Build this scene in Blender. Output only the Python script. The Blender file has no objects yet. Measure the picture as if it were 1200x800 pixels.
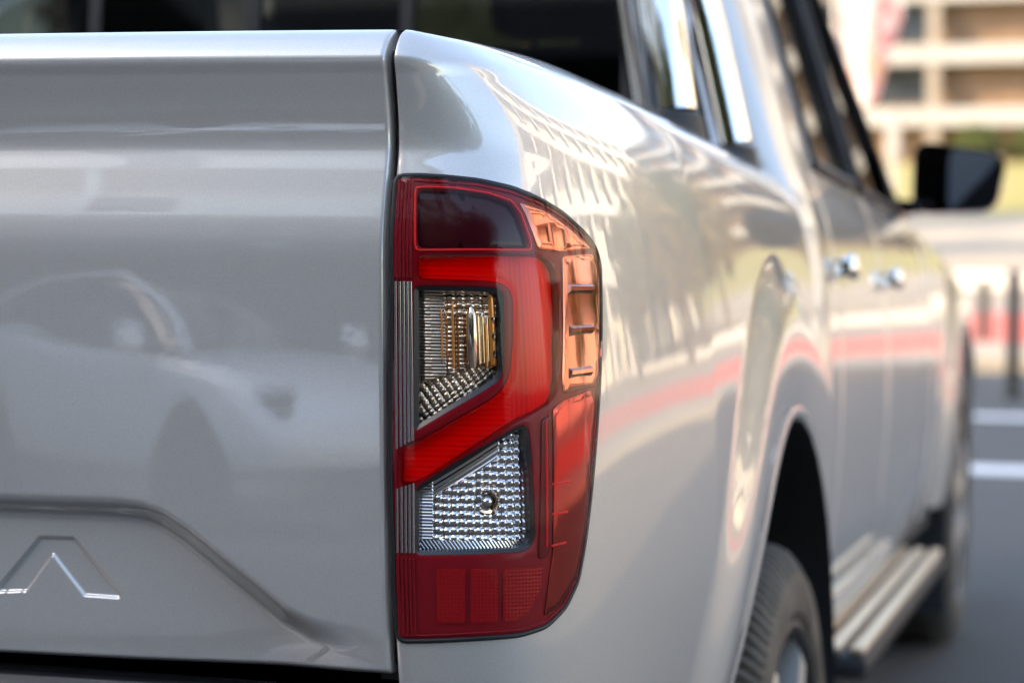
import bpy, bmesh, math, random
import numpy as np
from mathutils import Vector, Matrix
from mathutils.geometry import delaunay_2d_cdt
random.seed(7)
S = bpy.context.scene
R = math.radians
COL = S.collection

# ---------------------------------------------------------------- camera, world, sun, exposure
cam = bpy.data.cameras.new('camera'); camo = bpy.data.objects.new('camera', cam); COL.objects.link(camo)
camo.location = (1.29, -1.470, 1.1635)
camo.rotation_euler = (R(90 - 3.56), 0, R(16.45))
cam.sensor_width = 36.0
cam.lens = 71.4
cam.clip_start = .05; cam.clip_end = 2500
cam.dof.use_dof = True
cam.dof.focus_distance = 1.635
cam.dof.aperture_fstop = 4.2
S.camera = camo

SUN_EL, SUN_AZ = R(32), R(235)        # azimuth the sun stands at, clockwise from +Y: behind the camera, to its left
w = bpy.data.worlds.new('World'); S.world = w; w.use_nodes = True
nt = w.node_tree; nt.nodes.clear()
sky = nt.nodes.new('ShaderNodeTexSky'); sky.sky_type = 'NISHITA'; sky.sun_disc = False
sky.sun_elevation = SUN_EL; sky.sun_rotation = SUN_AZ; sky.air_density = 1.0; sky.dust_density = 1.4; sky.ozone_density = 1.0
bg = nt.nodes.new('ShaderNodeBackground'); bg.inputs[1].default_value = .15
wo = nt.nodes.new('ShaderNodeOutputWorld')
nt.links.new(sky.outputs[0], bg.inputs[0]); nt.links.new(bg.outputs[0], wo.inputs[0])
sl = bpy.data.lights.new('sun', 'SUN'); so = bpy.data.objects.new('sun', sl); COL.objects.link(so)
sl.energy = 2.2; sl.angle = R(.53); sl.color = (1.0, .81, .58)
sd = Vector((math.sin(SUN_AZ) * math.cos(SUN_EL), math.cos(SUN_AZ) * math.cos(SUN_EL), math.sin(SUN_EL)))
so.rotation_euler = sd.to_track_quat('Z', 'Y').to_euler(); so.location = (-20, -30, 40)
S.view_settings.view_transform = 'Standard'; S.view_settings.look = 'None'
S.view_settings.exposure = 2.5; S.view_settings.gamma = 1.0
S.view_settings.use_white_balance = True; S.view_settings.white_balance_temperature = 7300      # balanced for open shade
S.cycles.max_bounces = 10; S.cycles.transparent_max_bounces = 12; S.cycles.glossy_bounces = 6; S.cycles.transmission_bounces = 6
S.cycles.sample_clamp_indirect = 8.0
S.cycles.use_denoising = True

# ---------------------------------------------------------------- object helpers
def props(o, label=None, cat=None, group=None, kind=None):
    if label: o['label'] = label
    if cat: o['category'] = cat
    if group: o['group'] = group
    if kind: o['kind'] = kind
    return o
def link(o, parent=None):
    COL.objects.link(o)
    if parent is not None: o.parent = parent
    return o
def empty(name, loc=(0, 0, 0), rot=(0, 0, 0), **k):
    o = bpy.data.objects.new(name, None); link(o); o.location = loc; o.rotation_euler = rot; o.empty_display_size = .3
    return props(o, **k)
def mesh(name, v, f, mat, parent=None, smooth=False, sharp=None, **k):
    me = bpy.data.meshes.new(name); me.from_pydata([tuple(p) for p in v], [], f); me.validate()
    if mat: 
        for m in (mat if isinstance(mat, (list, tuple)) else [mat]): me.materials.append(m)
    if smooth:
        me.polygons.foreach_set('use_smooth', [True] * len(me.polygons))
        if sharp: me.set_sharp_from_angle(angle=R(sharp))
    me.update()
    o = bpy.data.objects.new(name, me); link(o, parent)
    return props(o, **k)
def share(o, parent=None, **k):
    c = o.copy(); COL.objects.link(c)
    if parent is not None: c.parent = parent
    return props(c, **k)
def copy_tree(o, parent=None):
    c = o.copy(); COL.objects.link(c)
    if parent is not None: c.parent = parent
    for ch in list(o.children): copy_tree(ch, c)
    return c
class MB:
    """collects shapes of one part"""
    def __init__(s): s.v = []; s.f = []
    def add(s, v, f):
        n = len(s.v); s.v += [tuple(p) for p in v]; s.f += [tuple(i + n for i in q) for q in f]; return s
    def box(s, c, d, rz=0, rx=0):
        x, y, z = [k / 2 for k in d]
        M = Matrix.Translation(c) @ Matrix.Rotation(rz, 4, 'Z') @ Matrix.Rotation(rx, 4, 'X')
        vs = [M @ Vector((a * x, b * y, e * z)) for e in (-1, 1) for b in (-1, 1) for a in (-1, 1)]
        return s.add(vs, [(0, 2, 3, 1), (4, 5, 7, 6), (0, 1, 5, 4), (2, 6, 7, 3), (0, 4, 6, 2), (1, 3, 7, 5)])
    def bbox(s, c, d, b, rz=0, seg=2):
        bm = bmesh.new(); bmesh.ops.create_cube(bm, size=1)
        bmesh.ops.scale(bm, vec=d, verts=bm.verts)
        bmesh.ops.bevel(bm, geom=bm.edges[:], offset=b, segments=seg, profile=.5, affect='EDGES')
        M = Matrix.Translation(c) @ Matrix.Rotation(rz, 4, 'Z'); bm.verts.index_update()
        s.add([M @ v.co for v in bm.verts], [tuple(v.index for v in f.verts) for f in bm.faces]); bm.free(); return s
    def grid(s, rows, cu=False):
        n = len(rows[0]); f = []
        for i in range(len(rows) - 1):
            for j in range(n - (0 if cu else 1)):
                k = (j + 1) % n
                f.append((i * n + j, i * n + k, (i + 1) * n + k, (i + 1) * n + j))
        return s.add([p for r in rows for p in r], f)
    def tube(s, path, r, n=12, caps=True):
        path = [Vector(p) for p in path]; rows = []; up = None
        rs = r if isinstance(r, (list, tuple)) else [r] * len(path)
        for i, p in enumerate(path):
            t = (path[min(i + 1, len(path) - 1)] - path[max(i - 1, 0)]).normalized()
            if up is None: up = Vector((0, 0, 1)) if abs(t.z) < .9 else Vector((1, 0, 0))
            a = t.cross(up).normalized(); b = a.cross(t).normalized(); up = b
            rows.append([p + (a * math.cos(q) + b * math.sin(q)) * rs[i] for q in [2 * math.pi * k / n for k in range(n)]])
        base = len(s.v); s.grid(rows, True)
        if caps:
            s.f.append(tuple(base + k for k in reversed(range(n)))); e = base + n * (len(rows) - 1); s.f.append(tuple(e + k for k in range(n)))
        return s
    def lathe(s, prof, c, axis='X', n=48, caps=False):
        rows = []
        for a, r in prof:
            row = []
            for k in range(n):
                q = 2 * math.pi * k / n; u, v = r * math.cos(q), r * math.sin(q)
                row.append({'X': (c[0] + a, c[1] + u, c[2] + v), 'Y': (c[0] + u, c[1] + a, c[2] + v), 'Z': (c[0] + u, c[1] + v, c[2] + a)}[axis])
            rows.append(row)
        base = len(s.v); s.grid(rows, True)
        if caps:
            s.f.append(tuple(base + k for k in range(n))); e = base + n * (len(rows) - 1); s.f.append(tuple(e + k for k in range(n)))
        return s
    def prism(s, poly, fn, a, b):
        """poly in 2D, fn(u, v, h) -> 3D, from h=a to h=b"""
        n = len(poly); vs = [fn(u, v, a) for u, v in poly] + [fn(u, v, b) for u, v in poly]
        return s.add(vs, [tuple(range(n - 1, -1, -1)), tuple(range(n, 2 * n))] + [(i, (i + 1) % n, n + (i + 1) % n, n + i) for i in range(n)])
    def build(s, name, mat, parent=None, smooth=False, sharp=None, fix=True, **k):
        if fix:
            bm = bmesh.new(); vs = [bm.verts.new(p) for p in s.v]
            for q in s.f:
                try: bm.faces.new([vs[i] for i in q])
                except ValueError: pass
            bmesh.ops.recalc_face_normals(bm, faces=bm.faces)
            bm.verts.index_update()
            s.v = [tuple(v.co) for v in bm.verts]; s.f = [tuple(v.index for v in f.verts) for f in bm.faces]; bm.free()
        return mesh(name, s.v, s.f, mat, parent, smooth, sharp, **k)

# ---------------------------------------------------------------- materials
def mat_new(name):
    m = bpy.data.materials.new(name); m.use_nodes = True; n = m.node_tree; n.nodes.clear()
    o = n.nodes.new('ShaderNodeOutputMaterial'); return m, n, o
def nd(n, t, **k):
    x = n.nodes.new(t)
    for a, b in k.items(): setattr(x, a, b)
    return x
def noise(n, scale, detail=4, rough=.6, coord='Object'):
    tc = nd(n, 'ShaderNodeTexCoord'); t = nd(n, 'ShaderNodeTexNoise'); t.inputs['Scale'].default_value = scale
    t.inputs['Detail'].default_value = detail; t.inputs['Roughness'].default_value = rough
    n.links.new(tc.outputs[coord], t.inputs['Vector']); return t
def ramp(n, src, stops):
    r = nd(n, 'ShaderNodeValToRGB'); e = r.color_ramp.elements
    while len(e) < len(stops): e.new(.5)
    for q, (p, c) in zip(e, stops): q.position = p; q.color = (*c, 1) if len(c) == 3 else c
    n.links.new(src, r.inputs[0]); return r
def pbr(name, col, rough=.5, metal=0, coat=0, coat_rough=.03, spec=.5, var=None, vscale=8, bump=0, bscale=60, trans=0, ior=1.45, detail=5):
    m, n, o = mat_new(name); b = nd(n, 'ShaderNodeBsdfPrincipled')
    b.inputs['Base Color'].default_value = (*col, 1); b.inputs['Roughness'].default_value = rough; b.inputs['Metallic'].default_value = metal
    b.inputs['Coat Weight'].default_value = coat; b.inputs['Coat Roughness'].default_value = coat_rough; b.inputs['Specular IOR Level'].default_value = spec
    b.inputs['Transmission Weight'].default_value = trans; b.inputs['IOR'].default_value = ior
    if var:
        t = noise(n, vscale, detail); r = ramp(n, t.outputs['Fac'], [(.3, var[0]), (.72, var[1])]); n.links.new(r.outputs[0], b.inputs['Base Color'])
    if bump:
        t2 = noise(n, bscale, 6); bp = nd(n, 'ShaderNodeBump'); bp.inputs['Strength'].default_value = bump; bp.inputs['Distance'].default_value = .01
        n.links.new(t2.outputs['Fac'], bp.inputs['Height']); n.links.new(bp.outputs[0], b.inputs['Normal'])
    n.links.new(b.outputs[0], o.inputs[0]); return m
def clear_mat(name, tint, f0=.045, rough=.0, power=5.0):
    """thin pane: what lies behind shows through the tint, with a mirror sheen that grows towards grazing"""
    m, n, o = mat_new(name)
    tr = nd(n, 'ShaderNodeBsdfTransparent'); tr.inputs[0].default_value = (*tint, 1)
    gl = nd(n, 'ShaderNodeBsdfGlossy'); gl.inputs['Roughness'].default_value = rough
    ge = nd(n, 'ShaderNodeNewGeometry'); dt = nd(n, 'ShaderNodeVectorMath', operation='DOT_PRODUCT')
    n.links.new(ge.outputs['Incoming'], dt.inputs[0]); n.links.new(ge.outputs['Normal'], dt.inputs[1])
    ab = nd(n, 'ShaderNodeMath', operation='ABSOLUTE'); n.links.new(dt.outputs['Value'], ab.inputs[0])
    su = nd(n, 'ShaderNodeMath', operation='SUBTRACT'); su.inputs[0].default_value = 1; n.links.new(ab.outputs[0], su.inputs[1])
    pw = nd(n, 'ShaderNodeMath', operation='POWER'); n.links.new(su.outputs[0], pw.inputs[0]); pw.inputs[1].default_value = power
    ma = nd(n, 'ShaderNodeMath', operation='MULTIPLY_ADD'); n.links.new(pw.outputs[0], ma.inputs[0]); ma.inputs[1].default_value = 1 - f0; ma.inputs[2].default_value = f0
    mx = nd(n, 'ShaderNodeMixShader'); n.links.new(ma.outputs[0], mx.inputs[0]); n.links.new(tr.outputs[0], mx.inputs[1]); n.links.new(gl.outputs[0], mx.inputs[2])
    n.links.new(mx.outputs[0], o.inputs[0]); return m

def paint_mat():
    m, n, o = mat_new('silver_metallic_paint'); b = nd(n, 'ShaderNodeBsdfPrincipled')
    t = noise(n, 1000, 2, .6); r = ramp(n, t.outputs['Fac'], [(.3, (.455, .453, .442)), (.7, (.54, .537, .522))])
    n.links.new(r.outputs[0], b.inputs['Base Color'])
    b.inputs['Metallic'].default_value = .35; b.inputs['Roughness'].default_value = .42
    b.inputs['Coat Weight'].default_value = 1; b.inputs['Coat Roughness'].default_value = .012; b.inputs['Coat IOR'].default_value = 2.2
    t2 = noise(n, 110, 2, .5); bp = nd(n, 'ShaderNodeBump'); bp.inputs['Strength'].default_value = .02; bp.inputs['Distance'].default_value = .001
    n.links.new(t2.outputs['Fac'], bp.inputs['Height']); n.links.new(bp.outputs[0], b.inputs['Coat Normal'])      # orange peel
    n.links.new(b.outputs[0], o.inputs[0]); return m
M = {}
M['paint'] = paint_mat()
M['chrome'] = pbr('chrome', (.82, .82, .83), .045, 1)
M['black_gloss'] = pbr('black_gloss', (.012, .012, .014), .12, 0, coat=.6)
M['black_plastic'] = pbr('black_plastic', (.022, .023, .026), .55, bump=.15, bscale=500)
M['gasket'] = pbr('gasket_rubber', (.012, .013, .015), .45)
M['rubber'] = pbr('tyre_rubber', (.03, .028, .026), .7, var=((.045, .041, .035), (.13, .113, .092)), vscale=14)
M['liner'] = pbr('arch_liner', (.018, .02, .023), .8, bump=.2, bscale=200)
M['alloy'] = pbr('alloy', (.62, .60, .57), .42, .75)
M['alloy_dark'] = pbr('dark_alloy', (.06, .06, .065), .35, .6)
M['step_alu'] = pbr('warm_reflecting_step_alu', (.72, .57, .40), .4, .85)  # warm reflection of the sunlit surroundings put into the metal colour
M['glass_dark'] = clear_mat('tinted_glass', (.16, .17, .17), .05)
M['glass'] = clear_mat('clear_glass', (.72, .76, .75), .05)
M['seat'] = pbr('seat_cloth', (.03, .03, .033), .9)
M['lens'] = clear_mat('clear_lens', (.95, .95, .955), .020)
def red_mat(name, col, rough): return pbr(name, col, rough, spec=.18)
M['red_frame'] = red_mat('red_lens_frame', (.21, .004, .010), .28)
M['red_guide'] = pbr('red_light_guide', (.95, .07, .05), .35, spec=.3)
M['red_skin'] = clear_mat('red_lens_skin', (.93, .06, .07), .012)
M['side_red'] = pbr('red_backed_side_lens', (.31, .042, .04), .06, 1)
M['red_dark'] = red_mat('dark_red_lens', (.13, .005, .010), .2)
M['red_black'] = red_mat('smoked_red_lens', (.034, .003, .006), .15)
M['reflex'] = red_mat('reflex_red', (.30, .004, .007), .3)
M['red_line'] = red_mat('red_edge_line', (.75, .015, .02), .3)
M['copper'] = pbr('copper_red_chrome', (.44, .125, .075), .05, 1, coat=.5, coat_rough=.01)
M['reflector'] = pbr('reflector_chrome', (.66, .66, .66), .10, 1)
M['reflector_dark'] = pbr('amber_tinted_reflector', (.60, .46, .33), .13, 1)  # amber reflections of the bulb tinted into the metal colour
M['bulb'] = pbr('silvered_bulb', (.72, .60, .48), .12, 1)
M['amber'] = pbr('amber_reflection_tone', (.75, .26, .04), .2, .3, coat=.8)  # tone of the bulb's amber reflections
M['bezel'] = pbr('dark_bezel', (.03, .03, .032), .25, .3)
M['rib_clear'] = pbr('clear_rib', (.34, .33, .35), .12, .85)
M['mirror'] = pbr('mirror_glass', (.09, .095, .10), .02, 1)  # dark reflection of the side window put into the glass colour

# ---------------------------------------------------------------- body surfaces

# ---- body reference surfaces, metres, truck frame: +X right side, +Y forward, Z up ----
def lerp(a,b,t): return a+(b-a)*t
def sstep(a,b,x):
    t=min(1.0,max(0.0,(x-a)/(b-a))); return t*t*(3-2*t)
def table(tab,x):
    """monotone cubic-ish interpolation in a list of (x, y) pairs, sorted by x"""
    n=len(tab)
    if x<=tab[0][0]: return tab[0][1]
    if x>=tab[-1][0]: return tab[-1][1]
    for i in range(n-1):
        if x<=tab[i+1][0]:
            x0,y0=tab[i]; x1,y1=tab[i+1]; h=x1-x0
            m0=(tab[i+1][1]-tab[i-1][1])/(tab[i+1][0]-tab[i-1][0]) if i>0 else (y1-y0)/h
            m1=(tab[i+2][1]-tab[i][1])/(tab[i+2][0]-tab[i][0]) if i<n-2 else (y1-y0)/h
            t=(x-x0)/h
            return ((2*t**3-3*t**2+1)*y0+(t**3-2*t**2+t)*h*m0+(-2*t**3+3*t**2)*y1+(t**3-t**2)*h*m1)
SEAM=.748
LEAN=-.0135                      # the body sides lean in a little towards the top
# how far the rear face stands out at each height (Z, Y)
REAR=[(.50,.030),(.60,.022),(.70,.010),(.761,-.001),(.788,-.005),(.853,-.0112),(.915,-.0134),(.97,-.0150),(1.024,-.0166),(1.085,-.0181),
      (1.105,-.0176),(1.126,-.0147),(1.160,-.0075),(1.180,-.0035),(1.207,-.0062),(1.235,-.0130),(1.2488,-.0168),(1.262,-.0095),(1.270,.000),(1.274,.010)]
# width of the body side at each height (Z, X)
SIDE=[(.50,.850),(.58,.872),(.68,.898),(.78,.912),(.86,.916),(.95,.9150),(1.03,.9105),(1.10,.9025),(1.155,.8925),(1.205,.875),(1.245,.843),(1.262,.819),(1.271,.799),(1.274,.779)]
def rear(z): return table(REAR,z)
def side(z): return table(SIDE,z)
_P=[(.748,.0),(.868,.015),(.902,.045),(.9165,.46)]
Y_CORNER=_P[3][1]
def _bez(t):
    u=1-t; c=(u**3,3*u*u*t,3*u*t*t,t**3)
    return (sum(k*p[0] for k,p in zip(c,_P)),sum(k*p[1] for k,p in zip(c,_P)))
_pl=[(0.0,)+_P[0]]
for _i in range(1,401):
    _x,_y=_bez(_i/400); _pl.append((_pl[-1][0]+math.hypot(_x-_pl[-1][1],_y-_pl[-1][2]),_x,_y))
S_CORNER=_pl[-1][0]
def plan(s):
    if s>=S_CORNER:
        y=_pl[-1][2]+s-S_CORNER
        return (.9165-.026*sstep(.46,1.4,y), y)
    if s<=0: return (SEAM+s,_pl[0][2]+.13*s)
    lo,hi=0,400
    while hi-lo>1:
        m=(lo+hi)//2
        if _pl[m][0]<=s: lo=m
        else: hi=m
    a,b=_pl[lo],_pl[hi]; t=(s-a[0])/(b[0]-a[0])
    return (lerp(a[1],b[1],t),lerp(a[2],b[2],t))
def surf0(s,z):
    x,y=plan(s)
    X=SEAM+(x-SEAM)*(side(z)-SEAM)/(.916-SEAM)
    Y=y+rear(z)*(1-sstep(.0,.22,y))+max(0,(z-1.12))*.10*sstep(0,.10,s)*(1-sstep(.2,.5,y))
    return (X+LEAN*(z-.97),Y,z+.007*sstep(.06,.35,s)*sstep(1.12,1.25,z))
def surf(s,z,off=0.0):
    p=surf0(s,z)
    if off==0: return p
    e=.0015
    a=surf0(s-e,z);b=surf0(s+e,z);c=surf0(s,z-e);d=surf0(s,z+e)
    u=[b[i]-a[i] for i in range(3)];v=[d[i]-c[i] for i in range(3)]
    n=(u[1]*v[2]-u[2]*v[1],u[2]*v[0]-u[0]*v[2],u[0]*v[1]-u[1]*v[0])
    l=math.sqrt(sum(k*k for k in n)) or 1
    return tuple(p[i]+n[i]/l*off for i in range(3))
ZONE = {
 'OUTLINE': [(-0.0015,1.154),(0.0182,1.1548),(0.0414,1.1538),(0.0718,1.1517),(0.1036,1.1467),(0.1308,1.1397),(0.1629,1.129),(0.1939,1.1144),(0.2095,1.1037),(0.2142,1.0903),(0.2083,1.0544),(0.1999,1.0045),(0.1904,0.9551),(0.1806,0.9062),(0.1716,0.8646),(0.1613,0.8304),(0.1463,0.8107),(0.1252,0.7973),(0.1004,0.7922),(0.0645,0.7904),(0.023,0.7876),(0.0004,0.7867),(-0.0017,0.8273),(-0.0016,0.8615),(-0.0032,0.9157),(-0.0026,0.9969),(-0.0008,1.0711)],
 'TOPWIN': [(0.018,1.1445),(0.0492,1.1443),(0.0794,1.1409),(0.1008,1.1355),(0.1098,1.1262),(0.1175,1.1073),(0.1186,1.0998),(0.02,1.0976)],
 'GUIDE': [(0.0199,1.0929),(0.1015,1.0952),(0.1291,1.0948),(0.1424,1.0904),(0.1483,1.0796),(0.1484,1.0637),(0.1424,0.9982),(0.1396,0.9858),(0.1315,0.9763),(0.0942,0.9591),(0.0591,0.9387),(0.0215,0.9143),(0.0057,0.9092),(0.0037,0.9159),(0.0039,0.9376),(0.0074,0.9424),(0.0184,0.9467),(0.0528,0.9663),(0.0791,0.9814),(0.0886,0.9902),(0.0933,1.001),(0.0967,1.0254),(0.0987,1.0592),(0.0962,1.0666),(0.0882,1.0712),(0.0702,1.0722),(0.0196,1.0727)],
 'INDI': [(0.0166,1.068),(0.07,1.0681),(0.0857,1.0671),(0.0914,1.0625),(0.09,1.0253),(0.0883,1.0023),(0.0837,0.9942),(0.0737,0.9874),(0.0461,0.9715),(0.015,0.9527)],
 'REV': [(0.0153,0.9081),(0.0523,0.9318),(0.0941,0.9557),(0.1031,0.959),(0.1085,0.9562),(0.1117,0.9234),(0.1136,0.8701),(0.1095,0.862),(0.1018,0.8583),(0.0651,0.8569),(0.0148,0.8552)],
 'REFX1': [(0.0325,0.8448),(0.0548,0.8452),(0.0543,0.8021),(0.0316,0.8016)],
 'REFX2': [(0.0589,0.8453),(0.0807,0.8452),(0.0805,0.8026),(0.0584,0.8021)],
 'REFX3': [(0.0849,0.8451),(0.1194,0.8457),(0.1177,0.8271),(0.1064,0.8098),(0.0927,0.8029),(0.0848,0.8032)],
 'COPSTRIP': [(0.155,1.0951),(0.2024,1.0991),(0.2107,1.0887),(0.2053,1.0543),(0.1949,0.9975),(0.1899,0.9884),(0.1445,0.983),(0.1444,0.9981)],
 'COPTOP': [(0.1084,1.1365),(0.1403,1.1298),(0.1714,1.1168),(0.2032,1.1027),(0.1588,1.098),(0.1277,1.0988),(0.1216,1.1143),(0.1151,1.1278)],
 'LOWR': [(0.1322,0.9722),(0.1463,0.9788),(0.1817,0.9864),(0.1876,0.9764),(0.1785,0.9239),(0.1679,0.8684),(0.1567,0.8322),(0.1391,0.8128),(0.1215,0.8046),(0.1247,0.8266),(0.13,0.8539)],
 'FRAMEV': [(0.1202,0.9628),(0.1302,0.9674),(0.1282,0.861),(0.1246,0.8529),(0.116,0.8514),(0.116,0.8617)],
 'EDGELINE': [(0.1237,0.9627),(0.1229,0.8613)],
 'BAR1': [(0.1285,0.9112),(0.148,0.913)],
 'BAR2': [(0.1282,0.8871),(0.1456,0.8882)],
 'BAR3': [(0.1273,0.8617),(0.1436,0.8634)],
 'FIN1': [(0.1563,1.0736),(0.1943,1.074),(0.1925,1.064),(0.1547,1.0618)],
 'FIN2': [(0.1543,1.0396),(0.1888,1.0406),(0.1875,1.0308),(0.1531,1.0278)],
 'FIN3': [(0.1512,1.005),(0.1835,1.0068),(0.1825,0.9963),(0.1504,0.9939)],
}

# ---------------------------------------------------------------- the pickup
RAKE = 3.2
truck = empty('pickup_truck', (0, 0, .0405), (R(-RAKE), 0, 0), label='silver pickup truck with its right tail light and body side filling the foreground', cat='pickup truck')
def ground_z(y): return .0125 + .0558 * (y - 1.0)       # the asphalt, seen from the raked body frame

# ---- tailgate: a pressed panel with a lip, a stepped ridge and one recessed letter
def poly_dist(x, z, P, closed):
    d = np.full(x.shape, 1e9)
    n = len(P)
    for i in range(n if closed else n - 1):
        ax, az = P[i]; bx, bz = P[(i + 1) % n]; ux, uz = bx - ax, bz - az
        t = np.clip(((x - ax) * ux + (z - az) * uz) / (ux * ux + uz * uz), 0, 1)
        d = np.minimum(d, np.hypot(x - ax - t * ux, z - az - t * uz))
    return d
def inside(x, z, P):
    c = np.zeros(x.shape, bool); n = len(P)
    for i in range(n):
        ax, az = P[i]; bx, bz = P[(i + 1) % n]
        if az == bz: continue
        c ^= ((az > z) != (bz > z)) & (x < (bx - ax) * (z - az) / (bz - az) + ax)
    return c
def nsst(a, b, x):
    t = np.clip((x - a) / (b - a), 0, 1); return t * t * (3 - 2 * t)
def round_poly(P, r, n=4):
    out = []
    for i in range(len(P)):
        a, b, c = Vector(P[i - 1]), Vector(P[i]), Vector(P[(i + 1) % len(P)])
        l1, l2 = (a - b).length, (c - b).length; k = min(r, l1 * .45, l2 * .45)
        p, q = b + (a - b) * k / l1, b + (c - b) * k / l2
        for j in range(n + 1):
            t = j / n; out.append(tuple(p * (1 - t) ** 2 + b * 2 * t * (1 - t) + q * t * t))
    return out
RIDGE = [(-.1, .8938), (.515, .8935), (.538, .8915), (.556, .886), (.578, .8725), (.628, .8335), (.657, .811), (.678, .8015), (.70, .7975), (.76, .796)]
LETTER = [(.400, .8080), (.400, .8135), (.4393, .8578), (.4706, .8582), (.5097, .8133), (.5097, .8078), (.4773, .8085), (.4505, .841), (.4271, .8100)]
GE = .7395                                               # half width of the gate
def gate_y(x, z):
    ax = np.abs(x)
    rz = np.interp(z, ZT, RT)
    y = rz - .09 * (.5476 - x * x)
    d = poly_dist(ax, z, RIDGE, False)
    zr = np.interp(ax, [p[0] for p in RIDGE], [p[1] for p in RIDGE])
    d = np.where(z < zr, d, -d)
    y += .0165 * nsst(-.001, .0225, d) * (1 - .35 * nsst(.04, .16, d)) * (1 - nsst(.625, .736, ax))
    dl = poly_dist(x, z, LETTER, True); dl = np.where(inside(x, z, LETTER), dl, -dl)
    y += .0030 * nsst(0, .0026, dl)
    e = .0045; q = np.clip(ax - (GE - e), 0, e); y += e - np.sqrt(e * e - q * q)
    return y
ZT = np.linspace(.5, 1.274, 1500); RT = np.array([rear(z) for z in ZT])
xs = np.concatenate([np.arange(-GE, -.1, .02), np.arange(-.1, .30, .01), np.arange(.30, .398, .0025), np.arange(.398, .513, .0011), np.arange(.513, GE - .006, .0025), np.linspace(GE - .006, GE, 8)])
xs[0] = -GE
zs = np.concatenate([np.arange(.761, .80, .002), np.arange(.80, .866, .0011), np.arange(.866, 1.235, .0022), np.arange(1.235, 1.2745, .0013), [1.274]])
X, Z = np.meshgrid(xs, zs)
Y = gate_y(X, Z)
rows = [[(x + LEAN * (z - .97), y, z) for x, y, z in zip(*r)] for r in zip(X, Y, Z)]
b0, t0 = rows[0], rows[-1]
low = [[(p[0], p[1] + dy, p[2] - dz) for p in b0] for dy, dz in ((.03, .0040), (.012, .0040), (.005, .0033), (.0015, .0015))]
top = [[(p[0], p[1] + dy, p[2] - dz) for p in t0] for dy, dz in ((.004, -.0006), (.012, -.0008), (.05, 0), (.056, .006), (.056, .5))]
rows = low + rows + top
rows = [[(r[0][0], r[0][1] + .03, r[0][2])] + r + [(r[-1][0], r[-1][1] + .03, r[-1][2])] for r in rows]
mb = MB().grid(rows)
tailgate = mb.build('tailgate', M['paint'], truck, smooth=True, sharp=50, fix=False)
# dark jamb and seal behind the gap
mb = MB(); 
for sg in (1, -1): MB().box((sg * .752, .045, 1.0), (.05, .05, .50)).build('tailgate_jamb', M['gasket'], truck)
jam = [(.7435 + LEAN * (z - .97), rear(z) * .8 + .012, z) for z in [.765 + k * .01 for k in range(50)]]
MB().tube(jam, .0035, 8).build('tailgate_seal', M['gasket'], truck, smooth=True)

def dense(P, step=.004):
    o = []
    for i in range(len(P)):
        a, b = P[i], P[(i + 1) % len(P)]; l = math.hypot(b[0] - a[0], b[1] - a[1]); k = max(1, int(l / step))
        o += [(lerp(a[0], b[0], t / k), lerp(a[1], b[1], t / k)) for t in range(k)]
    return o
def inset(P, d):
    """move a closed outline inwards by d"""
    n = len(P); o = []
    ar = sum(P[i][0] * P[(i + 1) % n][1] - P[(i + 1) % n][0] * P[i][1] for i in range(n)); sg = 1 if ar > 0 else -1
    for i in range(n):
        a, b = Vector(P[i - 1]), Vector(P[(i + 1) % n]); t = (b - a)
        if t.length < 1e-9: o.append(P[i]); continue
        t.normalize(); o.append((P[i][0] - sg * t.y * d, P[i][1] + sg * t.x * d))
    return o
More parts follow.
